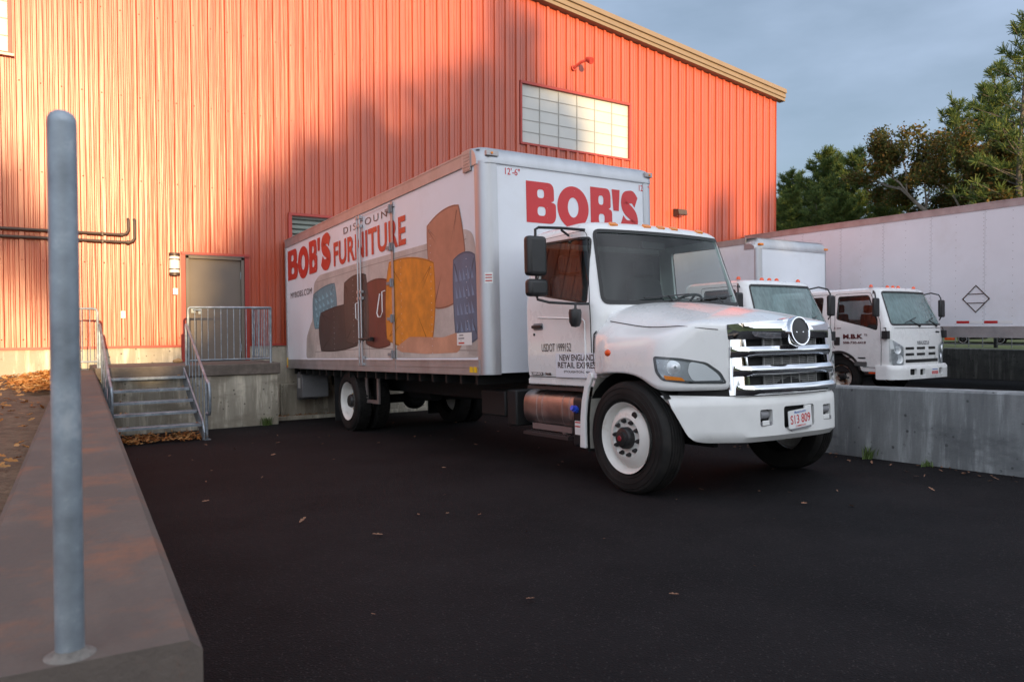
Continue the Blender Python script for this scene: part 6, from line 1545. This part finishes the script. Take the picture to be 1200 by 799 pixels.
PR = {'pineA': dict(seed=3, crown0=.20, spread=.19, dens=.5), 'pineB': dict(seed=8, crown0=.28, spread=.19, dens=.8), 'pineC': dict(seed=12, crown0=.3, spread=.165, dens=.8), 'pineD': dict(seed=21, crown0=.10, spread=.31, dens=1.5), 'pineE': dict(seed=33, crown0=.10, spread=.29, dens=1.4), 'pineF': dict(seed=41, crown0=.10, spread=.29, dens=1.4)}
built = {}
def gnd(x, y): return .74+.02*min(20, max(0, x-21.7))+.4*(x > 41.7)+.01*max(0, x-41.7)
for px, d, H, k, lab in BG:
    x, y = at_px(px, d); z = gnd(x, y)-.1
    if k.startswith('oak'):
        tk, cr_ = broad(5 if k == 'oakA' else 17, H, H*.40 if k == 'oakA' else H*.42, .20, 42000, .17); tree('oak_tree', tk, cr_, M_oak, M_palebark, (x, y, z), lab, group=GRP)
    elif k in PR:
        tk, cr_ = pine(H=H, **PR[k]); built[k] = tree('pine_tree', tk, cr_, M_pine, M_bark, (x, y, z), lab, group=GRP); built[k]['h'] = H
    else:
        src = built[['pineD', 'pineE', 'pineF', 'pineC'][hash_ % 4]] if (hash_ := ord(k[-1])) else None
        dup(src, (x, y, z), rotz=1.7*ord(k[-1]), label=lab, scale=H/src['h'])
for k in built: del built[k]['h']
for o in bpy.data.objects:
    if 'h' in o: del o['h']
# dark undergrowth at the wood's edge
tk, cr_ = MB(), MB(); r = random.Random(77)
for _ in range(9000):
    px = r.uniform(890, 1260); d = r.uniform(44, 70); x, y = at_px(px, d); hh = 1.2+2.6*abs(sin(px*.05))*r.random(); z = gnd(x, y)+r.random()*hh
    q = Vector((r.gauss(0, 1), r.gauss(0, 1), r.gauss(0, 1))).normalized(); w = q.orthogonal().normalized(); u = q.cross(w); s_ = r.uniform(.2, .4); p = Vector((x, y, z)); cr_.add([p-w*s_*.5, p+u*s_*.4, p+w*s_*.5, p-u*s_*.4], [(0, 1, 2, 3)])
tag(cr_.build('undergrowth', M_brush, smooth=0), kind='stuff')
# far wood that closes the view behind the single trees
cr_ = MB()
for _ in range(16000):
    px = r.uniform(860, 1290); d = r.uniform(74, 95); x, y = at_px(px, d); top = 7.5+2.2*sin(px*.035)+1.6*sin(px*.11+1)+max(0, (px-1060)/40); z = gnd(x, y)+top*r.random()**.8
    q = Vector((r.gauss(0, 1), r.gauss(0, 1), r.gauss(0, 1))).normalized(); w = q.orthogonal().normalized(); u = q.cross(w); s_ = r.uniform(.35, .75); p = Vector((x, y, z)); cr_.add([p-w*s_*.5, p+u*s_*.4, p+w*s_*.5, p-u*s_*.4], [(0, 1, 2, 3)])
tag(cr_.build('far_woods', M_pine, smooth=0), kind='stuff')

# trees and low shrubs on the added rise behind the camera: the long shadows on the yard and the red wall are theirs
def hillz(x, y):
    t = max(0, min(1, (-31-y)/15)); t = t*t*(3-2*t); return .5+t*hh_(x)-.4*(y < -60)
def casts(xw, zw, y):                      # where a tree must stand, and its top, to shade wall point (xw, zw)
    D = YW-y; return xw-D*math.tan(SUN_AZ), zw+D*math.tan(SUN_EL)/cos(SUN_AZ)
SH = [ # wall x, shaded height on the wall, tree y, kind, crown radius
 (4.1, 4.9, -74, 'm', 1.5), (5.1, 6.1, -80, 'm', 1.8), (6.3, 7.6, -84, 'm', 2.0), (7.6, 8.0, -72, 'm', 2.0), (8.7, 8.7, -80, 'm', 1.9), (9.8, 10.5, -78, 'm', 1.6), (9.2, 7.2, -70, 'b', 1.8), (7.4, 5.8, -66, 'b', 2.6), (5.4, 4.4, -62, 'b', 2.2),
 (11.4, 4.4, -70, 'b', 1.8), (13.4, 3.4, -64, 'b', 2.4), (15.4, 3.5, -66, 'b', 2.2), (17.4, 6.2, -82, 'm', 1.5), (19.5, 6.6, -80, 'm', 1.8), (19.2, 4.4, -63, 'b', 2.4), (22.5, 6.0, -64, 'b', 2.6), (25.5, 6.5, -66, 'b', 2.6), (28.5, 6.0, -64, 'b', 2.6),
 (-1.2, 5.8, -70, 'l', 2.2), (-4.5, 7.5, -65, 'b', 2.6), (-8, 7.0, -66, 'b', 2.6), (3.3, 1.5, -43, 'b', 1.3), (1.9, .8, -41, 'b', .9), (2.8, .9, -42, 'b', .9),
]+[(4.6+k*2.1, 3.1, -40.2-(k % 3)*.5, 'b', 1.9) for k in range(12)]+[(9.3+k*2.1, 3.3, -43.5, 'b', 2.0) for k in range(9)]  # the short ones nearest the yard are shrubs added to block sun patches
tmpl = {}
for i, (xw, zw, y, k, R_) in enumerate(SH):
    xt, top = casts(xw, zw, y); g = hillz(xt, y)-.3; H = top-g
    lab = 'unseen tree or shrub casting shade from the added rise behind the photographer'
    if k not in tmpl:
        if k == 'q': tk, cr_ = pine(51, 10., .12, .85, .17); o = tree('pine_tree', tk, cr_, M_pine, M_bark, (xt, y, g), lab, 0, 1, 'trees on the rise behind the camera'); tmpl[k] = o
        elif k in 'bm': tk, cr_ = broad(61 if k == 'b' else 67, 8., 3.0, .2, 11000 if k == 'b' else 6000, .30); o = tree('oak_tree', tk, cr_, M_oak, M_bark, (xt, y, g), lab, 0, 1, 'trees on the rise behind the camera'); tmpl[k] = o
        else: tk, cr_ = broad(63, 8., 2.6, .16, 2600, .24); o = tree('oak_tree', tk, cr_, M_oak, M_bark, (xt, y, g), lab, 0, 1, 'trees on the rise behind the camera'); tmpl[k] = o
    else:
        o = dup(tmpl[k], (xt, y, g), rotz=i*1.3)
    s_ = H/(10. if k == 'q' else 8.); sr_ = s_ if k == 'q' else max(.6*s_, R_/3.0); o.scale = (sr_, sr_, s_)
